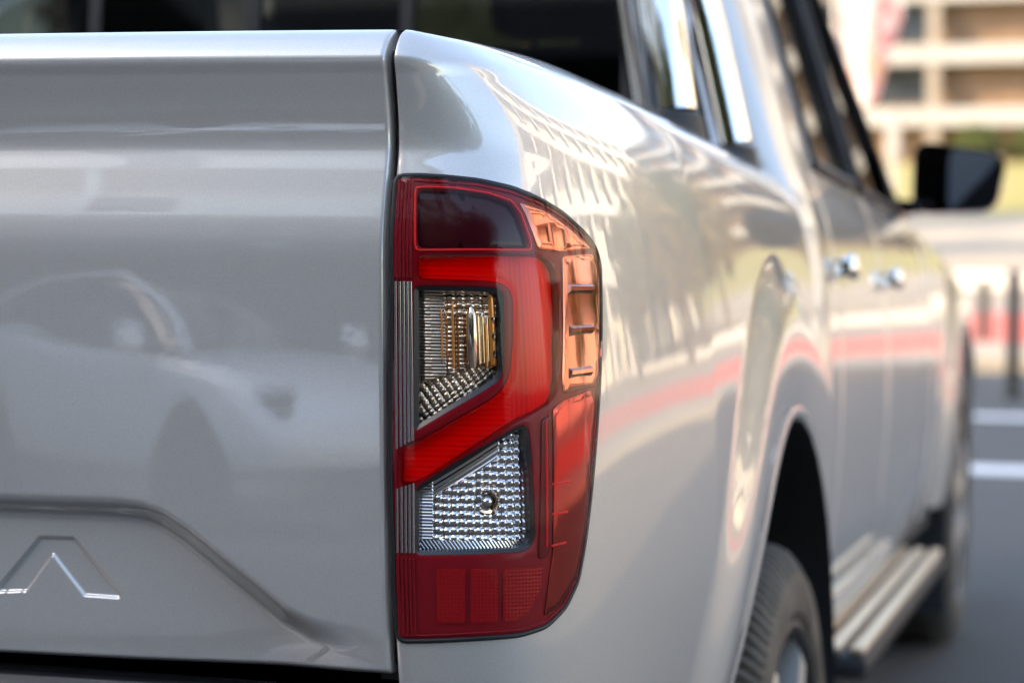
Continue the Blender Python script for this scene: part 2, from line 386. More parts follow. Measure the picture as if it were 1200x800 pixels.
# ---- bed side: the rear corner, the flank and the flare over the wheel
ARCH = (1.03, .470, .460)                                # y, z, radius of the rear opening
S_END = S_CORNER + 1.40 - Y_CORNER
def flare(y, z):
    r = math.hypot(y - ARCH[0], z - ARCH[1]); return .019 * (1 - sstep(.57, .665, r)) - .008 * max(0, (.57 - r) / .11) ** 2
def bed_pt(s, z, off=0.0):
    p = surf(s, z, off)
    return (p[0] + (flare(p[1], z) if s > .4 else 0), p[1], p[2])
def inside1(u, v, P): return bool(inside(np.array([u]), np.array([v]), P)[0])
def build_bed_side(sign):
    ss = [-.003, -.0026, -.0018, -.0005] + [i * .0025 for i in range(1, 100)] + [.25 + i * .008 for i in range(1, 400)]
    ss = [s for s in ss if s < S_END - .004] + [S_END - .003, S_END]
    edge = {-.003: .0045, -.0026: .0025, -.0018: .001, -.0005: .0002}
    zz = [.53 + .01 * i for i in range(24)] + [.77 + .0028 * i for i in range(int(.47 / .0028) + 1)]
    zz = [z for z in zz if z < 1.236] + [1.236 + .002 * i for i in range(19)] + [1.2735]
    rows = []; info = []
    for z in zz:
        r = [(lambda p: (p[0], p[1] + .035, p[2]))(bed_pt(-.003, z))]
        for s in ss:
            p = bed_pt(s, z); r.append((p[0], p[1] + edge.get(s, 0), p[2]))
        q = r[-1]; r.append((q[0] - .03, q[1], q[2]))
        rows.append(r)
    t = rows[-1]
    for k, dz in ((.25, .0010), (.6, .001), (.9, -.003), (1.0, -.012), (1.0, -.30)):       # over the rail and down inside the bed
        rows.append([(lerp(p[0], .690, k), p[1] + (.012 * k if p[1] < .08 else 0), p[2] + dz) for p in t])
    n = len(rows[0])
    out = [(u, v) for u, v in ZONE['OUTLINE']]
    small = inset(dense(round_poly(out, .006), .004), .0042)
    small = [(u if u > .006 else .0022, v) for u, v in small]
    sl = [-.003] + ss + [S_END]
    mb = MB()
    V = [p for r in rows for p in r]
    Yc = np.array([p[1] for p in V]).reshape(len(rows), n); Zc = np.array([p[2] for p in V]).reshape(len(rows), n)
    Rr = np.hypot(Yc - ARCH[0], Zc - ARCH[1])
    f = []
    zrow = zz + [2] * 5
    SI, ZI = np.meshgrid([(sl[j] + sl[min(j + 1, n - 1)]) / 2 for j in range(n - 1)], [(zrow[i] + zrow[i + 1]) / 2 for i in range(len(rows) - 1)])
    IN = inside(SI, ZI, small)
    nz = len(zz)
    for i in range(len(rows) - 1):
        for j in range(n - 1):
            if sign > 0 and IN[i, j] and j > 1: continue
            if i < nz and j > 60:
                a = [Rr[i, j], Rr[i, j + 1], Rr[i + 1, j + 1], Rr[i + 1, j]]
                if sum(a) / 4 < ARCH[2]: continue
            f.append((i * n + j, i * n + j + 1, (i + 1) * n + j + 1, (i + 1) * n + j))
    used = set(k for q in f for k in q)
    for k in used:
        i, j = divmod(k, n)
        if i < nz and j > 60 and Rr[i, j] < ARCH[2] + .004:
            r = max(Rr[i, j], 1e-6); p = V[k]
            V[k] = (p[0], ARCH[0] + (p[1] - ARCH[0]) * ARCH[2] / r, ARCH[1] + (p[2] - ARCH[1]) * ARCH[2] / r)
    if sign < 0: V = [(-p[0], p[1], p[2]) for p in V]; f = [q[::-1] for q in f]
    mb.add(V, f)
    return mesh('bed_side', mb.v, mb.f, M['paint'], truck, smooth=True, sharp=60)
bed_side = build_bed_side(1)
build_bed_side(-1)

def arch_lip(cy, cz, r, xf, mat, name, a0, a1, sign=1, depth=.05):
    rows = []
    for k in range(61):
        a = R(lerp(a0, a1, k / 60)); y, z = cy + r * math.cos(a), cz + r * math.sin(a); x = xf(y, z)
        rows.append([(sign * (x + .0015), cy + (r + .012) * math.cos(a), cz + (r + .012) * math.sin(a)), (sign * (x + .004), cy + (r + .003) * math.cos(a), cz + (r + .003) * math.sin(a)),
                     (sign * (x + .001), cy + (r - .003) * math.cos(a), cz + (r - .003) * math.sin(a)), (sign * (x - depth), cy + (r - .004) * math.cos(a), cz + (r - .004) * math.sin(a))])
    return MB().grid(rows).build(name, mat, truck, smooth=True)
def bed_x(y, z):
    p = bed_pt(S_CORNER + y - Y_CORNER, z); return p[0]
def arch_liner(cy, cz, r, x1, name='wheel_arch_liner', sign=1):
    rows = [[(sign * x, cy + r * math.cos(R(a)), cz + r * math.sin(R(a))) for a in range(-10, 191, 10)] for x in (x1, x1 - .34)]
    back = [(sign * (x1 - .34), cy, cz)]
    mb = MB().grid(rows); b = len(mb.v); mb.add([p for p in rows[1]] + back, [(i, i + 1, len(rows[1])) for i in range(len(rows[1]) - 1)])
    return mb.build(name, M['liner'], truck, smooth=True, sharp=40)
for sg in (1, -1):
    arch_lip(ARCH[0], ARCH[1], ARCH[2], bed_x, M['paint'], 'arch_lip', -6, 186, sg, .004)
    arch_liner(ARCH[0], ARCH[1], ARCH[2] - .005, .908, sign=sg)  # dark liner carried out to the lip, standing in for flange shade

# bed inside, floor, front wall
mb = MB(); mb.box((0, .72, .80), (1.40, 1.34, .02)); mb.box((.695, .72, 1.03), (.012, 1.34, .45)); mb.box((-.695, .72, 1.03), (.012, 1.34, .45)); mb.box((0, 1.385, 1.02), (1.40, .02, .44))
mb.build('bed_liner', M['black_plastic'], truck)
# step bumper under the gate
mb = MB(); mb.bbox((0, -.055, .668), (1.50, .17, .150), .02); mb.bbox((0, -.06, .745), (1.30, .10, .006), .002)
mb.build('rear_bumper', M['black_gloss'], truck, smooth=True, sharp=35)

# ---- tail light
def lsurf(s, z, off=0.0): return surf(s, z, off + .0018)
def fill(loops, off, step=.005):
    """triangles over a closed outline (with holes) laid on the body surface at a depth; off may be a function of (s, z)"""
    pts = []; edges = []
    for L in loops:
        n0 = len(pts); pts += L; edges += [(n0 + i, n0 + (i + 1) % len(L)) for i in range(len(L))]
    u0, u1 = min(p[0] for p in loops[0]), max(p[0] for p in loops[0]); v0, v1 = min(p[1] for p in loops[0]), max(p[1] for p in loops[0])
    g = [(u0 + (i + .5) * step, v0 + (j + .5) * step) for i in range(int((u1 - u0) / step)) for j in range(int((v1 - v0) / step))]
    if g:
        gu = np.array([p[0] for p in g]); gv = np.array([p[1] for p in g])
        ok = inside(gu, gv, loops[0])
        for L in loops: ok &= poly_dist(gu, gv, L, True) > step * .45
        for L in loops[1:]: ok &= ~inside(gu, gv, L)
        pts += [g[i] for i in np.nonzero(ok)[0]]
    r = delaunay_2d_cdt([Vector(p) for p in pts], edges, [], 0, 1e-7)
    vv, ff = r[0], r[2]
    cu = np.array([sum(vv[k][0] for k in q) / len(q) for q in ff]); cv = np.array([sum(vv[k][1] for k in q) / len(q) for q in ff])
    ok = inside(cu, cv, loops[0])
    for L in loops[1:]: ok &= ~inside(cu, cv, L)
    fo = off if callable(off) else (lambda a, b: off)
    V = [lsurf(p[0], p[1], fo(p[0], p[1])) for p in vv]
    return V, [tuple(q) for q, k in zip(ff, ok) if k]
def slab(P, front, back, bev=.0012, r=.003, step=.005, holes=()):
    """raised block with rounded edges on the body surface"""
    P = dense(round_poly(P, r)) if r else dense(P)
    H = [dense(round_poly(h, r)) for h in holes]
    mb = MB(); rings = []
    for L, sg in [(P, 1)] + [(h, -1) for h in H]:
        a = [lsurf(u, v, back) for u, v in L]; b = [lsurf(u, v, front - bev) for u, v in L]
        L1 = inset(L, sg * bev * .3); c = [lsurf(u, v, front - bev * .3) for u, v in L1]
        L2 = inset(L, sg * bev); d = [lsurf(u, v, front) for u, v in L2]
        mb.grid([a, b, c, d], True); rings.append(L2)
    mb.add(*fill(rings, front, step))
    return weld(mb)
def weld(mb):
    bm = bmesh.new(); vs = [bm.verts.new(p) for p in mb.v]
    for q in mb.f:
        try: bm.faces.new([vs[i] for i in q])
        except ValueError: pass
    bmesh.ops.remove_doubles(bm, verts=bm.verts, dist=1e-5); bmesh.ops.recalc_face_normals(bm, faces=bm.faces)
    bm.verts.index_update(); mb.v = [tuple(v.co) for v in bm.verts]; mb.f = [tuple(v.index for v in f.verts) for f in bm.faces]; bm.free(); return mb
def pil(u): u = u % 1; return 1 - (2 * u - 1) ** 2
def cell(a, b, k=.0011):
    """every facet of the moulding is tipped its own way"""
    i, j = math.floor(a), math.floor(b); h = math.sin(i * 127.1 + j * 311.7) * 43758.5; g = math.sin(i * 269.5 + j * 183.3) * 24634.6
    return k * ((h - math.floor(h) - .5) * (a - i - .5) + (g - math.floor(g) - .5) * (b - j - .5)) * 2
OUT = ZONE['OUTLINE']
OUTR = dense(round_poly(OUT, .006), .004)
# housing: the dark back shell
mb = MB()
ring = inset(OUTR, .0015)
mb.grid([[lsurf(u, v, o) for u, v in ring] for o in (-.004, -.045)], True); mb.add(*fill([ring], -.045, .01)); weld(mb)
lamp = mb.build('tail_light', M['bezel'], truck, smooth=True, sharp=35, fix=False, label='red and clear tail light unit set into the rear corner')
ls = lambda mb, name, mat, **k: mb.build(name, M[mat], lamp, smooth=True, sharp=k.pop('sharp', 30), fix=False, **k)
# gasket between lamp and body
mb = MB(); mb.tube([lsurf(u, v, -.0018) for u, v in inset(OUTR, -.0010)] + [lsurf(*inset(OUTR, -.0010)[0], -.0018)], .0022, 6, False); ls(mb, 'gasket', 'gasket', sharp=80)
# red frame plate with the two windows open
ls(slab(OUT, -.0012, -.008, .0015, .006, holes=[ZONE['INDI'], ZONE['REV'], ZONE['TOPWIN'], inset(ZONE['GUIDE'], .0012)]), 'lens_frame', 'red_frame')
ls(slab(ZONE['TOPWIN'], -.0050, -.02, .001, .004), 'smoked_lens', 'red_black')
gq = dense(round_poly(inset(ZONE['GUIDE'], .0016), .005), .003)
mb = MB().add(*fill([gq], lambda s, z: -.0085 + .0010 * pil((s if s > .095 else z) / .0042) + .003 * sstep(.100, .116, s) - .003 * sstep(.128, .140, s), .0012)); mb.grid([[lsurf(u, v, o) for u, v in gq] for o in (-.0085, -.014)], True)
ls(mb, 'light_guide', 'red_guide', sharp=180)
ls(slab(ZONE['GUIDE'], .0016, -.004, .0030, .006), 'red_lens', 'red_skin')
ls(slab(ZONE['COPTOP'], -.0003, -.006, .001, .003), 'side_bezel', 'copper')
ls(slab(ZONE['COPSTRIP'], .0000, -.006, .0015, .004), 'side_bezel', 'copper')
ls(slab(ZONE['LOWR'], .0003, -.006, .0012, .004), 'side_lens', 'side_red')
ls(slab(ZONE['FRAMEV'], .0006, -.006, .001, .003), 'lens_border', 'red_dark')
for k in ('REFX1', 'REFX2', 'REFX3'):
    P = ZONE[k]; pr = dense(round_poly(P, .002), .0015)
    def prisms(s, z): return -.0004 + .0006 * (abs((s / .003) % 1 - .5) + abs((z / .003) % 1 - .5))
    mb = MB().add(*fill([pr], prisms, .0008)); mb.grid([[lsurf(u, v, o) for u, v in pr] for o in (-.0002, -.004)], True)
    ls(mb, 'reflex_panel', 'reflex', sharp=180)
def fin(P):
    (a, b, c, d) = P; mb = MB()
    q = [lsurf(*a, 0), lsurf(*b, 0), lsurf(*c, 0), lsurf(*d, 0)]
    f_ = lambda u, v, o: lsurf(lerp(lerp(a[0], b[0], u), lerp(d[0], c[0], u), v), lerp(lerp(a[1], b[1], u), lerp(d[1], c[1], u), v), o)
    mb.add([f_(0, 0, -.001), f_(1, 0, -.001), f_(1, 1, -.001), f_(0, 1, -.001), f_(.12, .30, .0020), f_(1, .30, .0030), f_(1, .58, .0030), f_(.12, .58, .0020)],
           [(4, 5, 6, 7), (0, 1, 5, 4), (1, 2, 6, 5), (2, 3, 7, 6), (3, 0, 4, 7)])
    return mb
for k in ('FIN1', 'FIN2', 'FIN3'): mesh('lens_fin', fin(ZONE[k]).v, fin(ZONE[k]).f, M['copper'], lamp)
# three short red bars and the long red edge line on the lower side lens
for k in ('BAR1', 'BAR2', 'BAR3', 'EDGELINE'):
    (s0, z0), (s1, z1) = ZONE[k]
    mb = MB().tube([lsurf(lerp(s0, s1, q / 16), lerp(z0, z1, q / 16), .0009) for q in range(17)], .0009 if k != 'EDGELINE' else .0011, 6); ls(mb, 'red_bar' if k != 'EDGELINE' else 'red_edge', 'red_line')
def outline_tube(P, off, r, name, mat):
    q = dense(round_poly(P, .004), .003); mb = MB().tube([lsurf(u, v, off) for u, v in q] + [lsurf(*q[0], off)], r, 6, False); ls(mb, name, mat, sharp=90)
outline_tube(inset(dense(ZONE['TOPWIN']), -.0016), -.0006, .0009, 'red_edge', 'red_line')
outline_tube(inset(dense(OUT), .0035), -.0008, .0009, 'red_edge', 'red_frame')
# vertical flutes down the inner edge, red above and below, clear beside the two windows
def ribs(z0, z1, name, mat, tilt0=0, tilt1=0):
    mb = MB()
    for s in (.0012, .0047, .0080, .0112, .0140):
        za, zb = z0 + tilt0 * s, z1 + tilt1 * s
        mb.tube([lsurf(s, lerp(za, zb, k / 10), -.0010) for k in range(11)], .00135, 8)
    ls(mb, name, mat, sharp=80)
def backing(z0, z1, tilt0, tilt1, mat, name):
    P = [(-.0012, z0), (.0150, z0 + tilt0 * .015), (.0150, z1 + tilt1 * .015), (-.0012, z1)]
    ls(slab(P, -.0014, -.01, .0004, .0005), name, mat)
ribs(1.0745, 1.1515, 'rib_strip', 'red_frame'); ribs(.7905, .8525, 'rib_strip', 'red_frame')
ribs(.9385, 1.0715, 'rib_strip', 'rib_clear', .55, 0); ribs(.8570, .9075, 'rib_strip', 'rib_clear', 0, .35)
backing(.9375, 1.0725, .55, 0, 'bezel', 'rib_backing'); backing(.8560, .9085, 0, .35, 'bezel', 'rib_backing')

# reflector bowls behind the two windows
def bowl(P, depth, name, mat, fo, step, rim=.003):
    q = dense(round_poly(P, .003), .002); q2 = inset(q, rim)
    mb = MB(); mb.grid([[lsurf(u, v, o) for u, v in l] for l, o in ((q, -.002), (q2, -.004), (q2, -depth))], True); ls(mb, 'window_bezel', 'bezel')
    mb = MB().add(*fill([dense(q2, step)], fo, step)); ls(mb, name, mat, sharp=180)
def indi(s, z):
    o = -.0135
    if z < 1.000 + (s - .05) * .30:                      # slanted facets along the bottom
        a, b = s * .8 + z * .6, -s * .6 + z * .8
        return o + .0011 * pil(a / .006) + .0008 * pil(b / .0036) - .002 + cell(a / .006, b / .0036)
    if s < .041: return o + .0008 * pil(z / .0026) + .0022 * pil((s - .016) / .026) + cell((s - .016) / .013, z / .0026, .0005)
    if z > 1.045: return o + .0018 * pil(s / .0085) + .0016 * pil(z / .0060) + cell(s / .0085, z / .006)
    if s < .061: return o + .0026 * pil((s - .041) / .0095) + .0007 * pil(z / .0036) + cell((s - .041) / .0095, z / .0072)
    if s < .080: return o + .003 + .0014 * pil(s / .0040)
    return o + .0035 * pil((s - .078) / .012) + .0020 * pil(z / .014)
def revf(s, z):
    o = -.0135
    if s < .0285 or z < .8665:
        return o + .0009 * pil((z if s < .0285 and z > .8665 else s * .8 + z * .6) / .0026) + .002
    d = math.hypot(s - .0735, z - .8975)
    if z > .918 + (s - .06) * .55 and s < .085: return o + .0010 * pil((s * .5 - z * .85) / .0035) + .001
    return o + .0016 * (pil(s / .0072) + pil(z / .0064)) + cell(s / .0072, z / .0064, .0014) - .003 * math.exp(-(d / .011) ** 2)
bowl(ZONE['INDI'], .019, 'indicator_reflector', 'reflector_dark', indi, .00055, .0035)
bowl(ZONE['REV'], .019, 'reversing_reflector', 'reflector', revf, .00055, .003)
# amber bulb behind the indicator glass and a plain bulb behind the reversing glass
mb = MB(); path = [lsurf(.064, z, -.0062) for z in (1.052, 1.046, 1.03, 1.012, 1.004)]; mb.tube(path, [.0015, .0046, .0050, .0046, .003], 14); ls(mb, 'indicator_bulb', 'bulb', sharp=60)
mb = MB(); c = lsurf(.0735, .8975, -.0105)
mb.lathe([(.014, .0095), (.003, .0100), (.0, .0092), (.001, .0072), (.004, .0068)], c, 'Y', 28); ls(mb, 'bulb_collar', 'reflector_dark', sharp=40)
mb = MB(); mb.lathe([(-.0035, .0005), (-.0025, .003), (.0, .0052), (.006, .006)], c, 'Y', 20); ls(mb, 'reversing_bulb', 'reflector', sharp=60)
for P in ([(.0800, 1.004), (.0852, 1.006), (.0852, 1.0605), (.0800, 1.0640)], [(.0470, 1.004), (.0490, 1.004), (.0490, 1.055), (.0470, 1.055)], [(.0375, 1.010), (.0390, 1.010), (.0390, 1.050), (.0375, 1.050)], [(.0755, 1.004), (.0775, 1.004), (.0775, 1.040), (.0755, 1.040)]):
    ls(slab(P, -.0085, -.015, .0006, .0005), 'amber_reflection_strip', 'amber')  # strips stand in for amber reflections scattered over the facets
# outer clear skin
mb = MB().add(*fill([inset(OUTR, .0008)], lambda s, z: .0030 if .006 < s < .168 else .0012, .004)); 
mb.f = mb.f
ls(mb, 'outer_lens', 'lens', sharp=180)

# the plain red shell of the far side lamp
mb = slab(OUT, .0008, -.006, .0015, .006)
mesh('tail_light', [(-p[0], p[1], p[2]) for p in mb.v], [q[::-1] for q in mb.f], M['red_frame'], truck, smooth=True, sharp=30)

# ---- cab
DOOR = [(.55, .850), (.60, .862), (.70, .879), (.80, .888), (.90, .893), (1.0, .892), (1.06, .888), (1.12, .880), (1.19, .868), (1.24, .853), (1.295, .831)]
ROOF_Z, ROOF_X = 1.80, .672
def door_x(z): return table(DOOR, z) if z <= 1.295 else lerp(.831, ROOF_X, (z - 1.295) / (ROOF_Z - 1.295))
def arch_cut(rows, cy, cz, rad, sub=None):
    n = len(rows[0]); V = [p for r in rows for p in r]; f = []
    for i in range(len(rows) - 1):
        for j in range(n - 1):
            q = (i * n + j, i * n + j + 1, (i + 1) * n + j + 1, (i + 1) * n + j)
            if sum(math.hypot(V[k][1] - cy, V[k][2] - cz) for k in q) / 4 < rad: continue
            f.append(q)
    for k in set(k for q in f for k in q):
        p = V[k]; r = math.hypot(p[1] - cy, p[2] - cz)
        if 1e-6 < r < rad + .006: V[k] = (p[0], cy + (p[1] - cy) * rad / r, cz + (p[2] - cz) * rad / r)
    return V, f
def mirror_x(V, f, sg): return (V, f) if sg > 0 else ([(-p[0], p[1], p[2]) for p in V], [q[::-1] for q in f])
def panel(name, y0, y1, z0, z1, sg, mat='paint', xf=door_x, cut=None, dy=.02, dz=.02, lip=.02, y1f=None):
    zs_ = [lerp(z0, z1, i / max(1, round((z1 - z0) / dz))) for i in range(max(1, round((z1 - z0) / dz)) + 1)]
    rows = []
    for z in zs_:
        e = y1 if y1f is None else y1f(z)
        m = max(2, round((y1 - y0) / dy)); ys = [lerp(y0, e, j / m) for j in range(m + 1)]
        ys = [y0 + .0, y0 + .003] + ys[1:-1] + [e - .003, e]
        r = [(xf(z) if xf is door_x else xf(y, z), y, z) for y in ys]
        r[0] = (r[0][0] - .003, r[0][1], r[0][2]); r[-1] = (r[-1][0] - .003, r[-1][1], r[-1][2])
        r = [(r[0][0] - lip, r[0][1], z)] + r + [(r[-1][0] - lip, r[-1][1], z)]
        rows.append(r)
    rows = [[(p[0] - lip, p[1], p[2]) for p in rows[0]]] + rows + [[(p[0] - lip, p[1], p[2]) for p in rows[-1]]]
    V, f = arch_cut(rows, *cut) if cut else ([p for r in rows for p in r], [(i * len(rows[0]) + j, i * len(rows[0]) + j + 1, (i + 1) * len(rows[0]) + j + 1, (i + 1) * len(rows[0]) + j) for i in range(len(rows) - 1) for j in range(len(rows[0]) - 1)])
    V, f = mirror_x(V, f, sg)
    return mesh(name, V, f, M[mat], truck, smooth=True, sharp=50)
FARCH = (4.20, .625, .440)
def fender_x(y, z):
    x = table([(.55, .86), (.75, .885), (.95, .892), (1.10, .882), (1.20, .868), (1.27, .835), (1.31, .78), (1.325, .70)], z + max(0, y - 3.5) * .045 + max(0, y - 4.3) ** 2 * .25)
    r = math.hypot(y - FARCH[0], z - FARCH[1]); return x + .022 * (1 - sstep(.50, .64, r)) - .22 * max(0, y - 4.45) ** 1.6
for sg in (1, -1):
    # rear cab corner with its rounded pillar
    zs_ = [.60 + .02 * i for i in range(35)] + [1.295 + i * .0505 for i in range(0, 11)]
    rows = []
    for z in zs_:
        X = door_x(z); rr = .075; r = []
        cy = 1.425 + max(0, z - 1.295) * .10
        for k in range(9):
            a = R(90 * k / 8); r.append((X - rr + rr * math.sin(a), cy + rr - rr * math.cos(a), z))
        e = 1.622 if z < 1.29 else 1.70 + (z - 1.295) * .12
        for k in range(1, 7): r.append((X, lerp(cy + rr, e, k / 6), z))
        r.append((X - .02, e, z)); r.insert(0, (.60, cy, z)); rows.append(r)
    V, f = arch_cut(rows, ARCH[0], ARCH[1], ARCH[2]); V, f = mirror_x(V, f, sg)
    mesh('cab_corner', V, f, M['paint'], truck, smooth=True, sharp=50)
    rd = panel('rear_door', 1.628, 2.30, .60, 1.288, sg, cut=ARCH)
    fd = panel('front_door', 2.306, 3.30, .60, 1.288, sg)
    fn = panel('front_fender', 3.306, 4.98, .60, 1.322, sg, xf=fender_x, cut=FARCH, dy=.03)
    arch_lip(FARCH[0], FARCH[1], FARCH[2], fender_x, M['paint'], 'arch_lip', -8, 188, sg, .012)
    arch_liner(FARCH[0], FARCH[1], FARCH[2] + .012, .875, sign=sg)
    # sill
    MB().bbox((sg * .835, 2.55, .585), (.06, 2.02, .06), .015).build('sill', M['paint'], truck, smooth=True, sharp=40)
    # windows: thin panes with black surrounds
    def pane(name, q, mat, x_in=.0, par=truck):
        a = [(sg * (door_x(z) - x_in), y, z) for y, z in q]; b = [(sg * (door_x(z) - x_in - .004), y, z) for y, z in q]; n = len(q)
        return MB().add(a, [tuple(range(n))]).build(name, mat, par)
    def trim(name, q, w_, mat, t=.012):
        mb = MB()
        for i in range(len(q)):
            y0, z0 = q[i]; y1, z1 = q[(i + 1) % len(q)]
            mb.tube([(sg * (door_x(z0) - .001), y0, z0), (sg * (door_x(z1) - .001), y1, z1)], w_, 6)
        return mb.build(name, mat, truck, smooth=True, sharp=60)
    q1 = [(1.712, 1.302), (2.215, 1.302), (2.215, 1.770), (1.765, 1.770)]
    q2 = [(2.345, 1.302), (3.06, 1.302), (2.60, 1.770), (2.345, 1.770)]
    pane('rear_side_window', q1, M['glass_dark'], .010); pane('front_side_window', q2, M['glass_dark'], .010)
    trim('window_trim', q1, .011, M['black_plastic']); trim('window_trim', q2, .011, M['black_plastic'])
    mb = MB(); mb.grid([[(sg * (door_x(z) + .002), y, z) for y in (2.215, 2.222, 2.34, 2.345)] for z in (1.296, 1.4, 1.5, 1.6, 1.7, 1.80)]); mb.build('door_pillar', M['black_gloss'], truck)
    # windscreen pillar
    mb = MB()
    for (ya, za), (yb, zb) in [((3.30, 1.27), (2.68, 1.80))]:
        mb.add([(sg * (door_x(1.295) + .002), 3.055, 1.296), (sg * (door_x(1.295) - .002), 3.32, 1.290), (sg * (door_x(1.80) - .03), 2.72, 1.80), (sg * (door_x(1.80)), 2.575, 1.80),
                (sg * (door_x(1.295) - .06), 3.055, 1.296), (sg * (door_x(1.295) - .06), 3.34, 1.290), (sg * (door_x(1.80) - .08), 2.74, 1.80), (sg * (door_x(1.80) - .06), 2.575, 1.80)],
               [(0, 1, 2, 3), (4, 7, 6, 5), (0, 4, 5, 1), (1, 5, 6, 2), (2, 6, 7, 3), (3, 7, 4, 0)])
    mb.build('windscreen_pillar', M['paint'], truck)
    mb = MB().add([(sg * (door_x(1.3) + .006), 2.93, 1.300), (sg * (door_x(1.3) + .006), 3.12, 1.297), (sg * (door_x(1.42) + .006), 2.95, 1.43), (sg * (door_x(1.42) + .006), 2.93, 1.43)], [(0, 1, 2, 3)])
    mb.build('mirror_sail', M['black_plastic'], truck)
    # door handles: a chrome bar on two feet over a shallow cup
    for y0, L_, par in ((1.665, .085, rd), (2.375, .08, fd)):
        X = door_x(1.137); rows = []
        for t, d, a, b in ((0, .001, .010, .012), (.03, .014, .010, .015), (.15, .021, .010, .020), (.5, .022, .010, .020), (.8, .018, .009, .017), (.97, .016, .009, .013), (1, .001, .008, .010)):
            rows.append([(sg * (X + d + a * math.cos(q)), y0 + L_ * t, 1.137 + b * math.sin(q)) for q in [k * math.pi / 8 for k in range(16)]])
        mb = MB().grid(rows, True)
        mb.build('door_handle', M['chrome'], par, smooth=True, sharp=60)
    # side step: a dark board with four bright ribs and end caps
    mb = MB(); mb.bbox((sg * .868, 2.33, .525), (.155, 1.50, .040), .015); mb.box((sg * .80, 1.9, .53), (.12, .06, .03)); mb.box((sg * .80, 2.8, .53), (.12, .06, .03))
    st = mb.build('side_step', M['black_plastic'], truck, smooth=True, sharp=40)
    for k in range(4):
        MB().bbox((sg * (.815 + .0375 * k), 2.33, .549), (.023, 1.49, .012), .004).build('step_rib', M['step_alu'], st, smooth=True, sharp=40)
    # mud flap behind the front wheel
    MB().bbox((sg * .80, 3.745, .47), (.20, .012, .30), .004).build('mud_flap', M['black_plastic'], truck)

# back wall of the cab with a sliding window in four panes
mb = MB()
mb.grid([[(-.62, 1.424, z), (.62, 1.424, z)] for z in (.62, 1.27)]); mb.grid([[(-.62, 1.47, z), (.62, 1.47, z)] for z in (1.745, 1.80)])
mb.add([(-.62, 1.424, 1.27), (.62, 1.424, 1.27), (.62, 1.43, 1.29), (-.62, 1.43, 1.29)], [(0, 1, 2, 3)])
mb.build('cab_back', M['paint'], truck)
def back_y(z): return 1.432 + (z - 1.29) * .085
for a, b in ((-.59, -.30), (-.30, -.02), (-.02, .236), (.236, .59)):
    o = .006 if a in (-.30, -.02) else 0
    MB().add([(a, back_y(1.30) - o, 1.30), (b, back_y(1.30) - o, 1.30), (b, back_y(1.74) - o, 1.74), (a, back_y(1.74) - o, 1.74)], [(0, 1, 2, 3)]).build('back_window_pane', M['glass_dark'], truck)
mb = MB()
for x in (-.30, -.02, .236): mb.add(*(lambda m: (m.v, m.f))(MB().box((x, back_y(1.52) - .004, 1.52), (.020, .016, .46), 0, -.085)))
for x in (-.605, .605): mb.box((x, back_y(1.52) + .004, 1.52), (.05, .02, .48), 0, -.085)
mb.box((0, back_y(1.295), 1.290), (1.24, .02, .03)); mb.box((0, back_y(1.745), 1.750), (1.24, .02, .03))
mb.build('back_window_frame', M['black_plastic'], truck)
# roof, windscreen, bonnet, nose
rows = [[(x * (1 if abs(x) > .6 else 1), y, 1.80 + dz * (1 - (x / .70) ** 4)) for x in [-.672 + k * .0672 for k in range(21)]] for y, dz in ((1.47, 0), (1.50, .03), (1.7, .05), (2.2, .065), (2.5, .055), (2.66, .03), (2.70, 0))]
MB().grid(rows).build('roof', M['paint'], truck, smooth=True)
MB().add([(-.64, 2.72, 1.795), (.64, 2.72, 1.795), (.80, 3.36, 1.285), (-.80, 3.36, 1.285)], [(0, 1, 2, 3)]).build('windscreen', M['glass'], truck)
rows = [[(x, y, z + .03 * (1 - (x / .75) ** 2)) for x in [-.74 + k * .074 for k in range(21)]] for y, z in ((3.34, 1.29), (3.6, 1.285), (4.2, 1.25), (4.7, 1.19), (4.95, 1.10), (5.0, .98))]
MB().grid(rows).build('bonnet', M['paint'], truck, smooth=True)
mb = MB(); mb.bbox((0, 4.98, .86), (1.30, .10, .26), .03); mb.build('grille', M['black_gloss'], truck)
mb = MB(); mb.bbox((0, 4.97, .64), (1.50, .16, .22), .05); mb.build('front_bumper', M['paint'], truck, smooth=True)
for sg in (1, -1): MB().bbox((sg * .68, 4.90, .95), (.16, .14, .14), .03).build('headlight', M['glass'], truck)
# underbody
mb = MB(); mb.box((0, 2.4, .60), (1.50, 4.6, .10)); mb.box((.45, 2.4, .52), (.10, 4.6, .12)); mb.box((-.45, 2.4, .52), (.10, 4.6, .12)); mb.build('chassis', M['liner'], truck)
# seats and cabin
for x, y in ((-.36, 2.55), (.36, 2.55), (-.40, 1.80), (.0, 1.80), (.40, 1.80)):
    w_ = .48 if y > 2 else .36
    mb = MB(); mb.bbox((x, y, 1.20), (w_, .16, .62), .06); mb.bbox((x, y + .25, .95), (w_, .5, .16), .05); st = mb.build('seat', M['seat'], truck, smooth=True)
    mb = MB(); mb.bbox((x, y - .02, 1.61), (.26, .10, .18), .04); mb.tube([(x - .06, y, 1.48), (x - .06, y, 1.55)], .007, 6); mb.tube([(x + .06, y, 1.48), (x + .06, y, 1.55)], .007, 6); mb.build('headrest', M['seat'], st, smooth=True)
mb = MB(); mb.bbox((0, 3.08, 1.17), (1.45, .34, .22), .05); mb.box((0, 2.1, 1.78), (1.28, 1.2, .02)); mb.build('dashboard', M['seat'], truck)

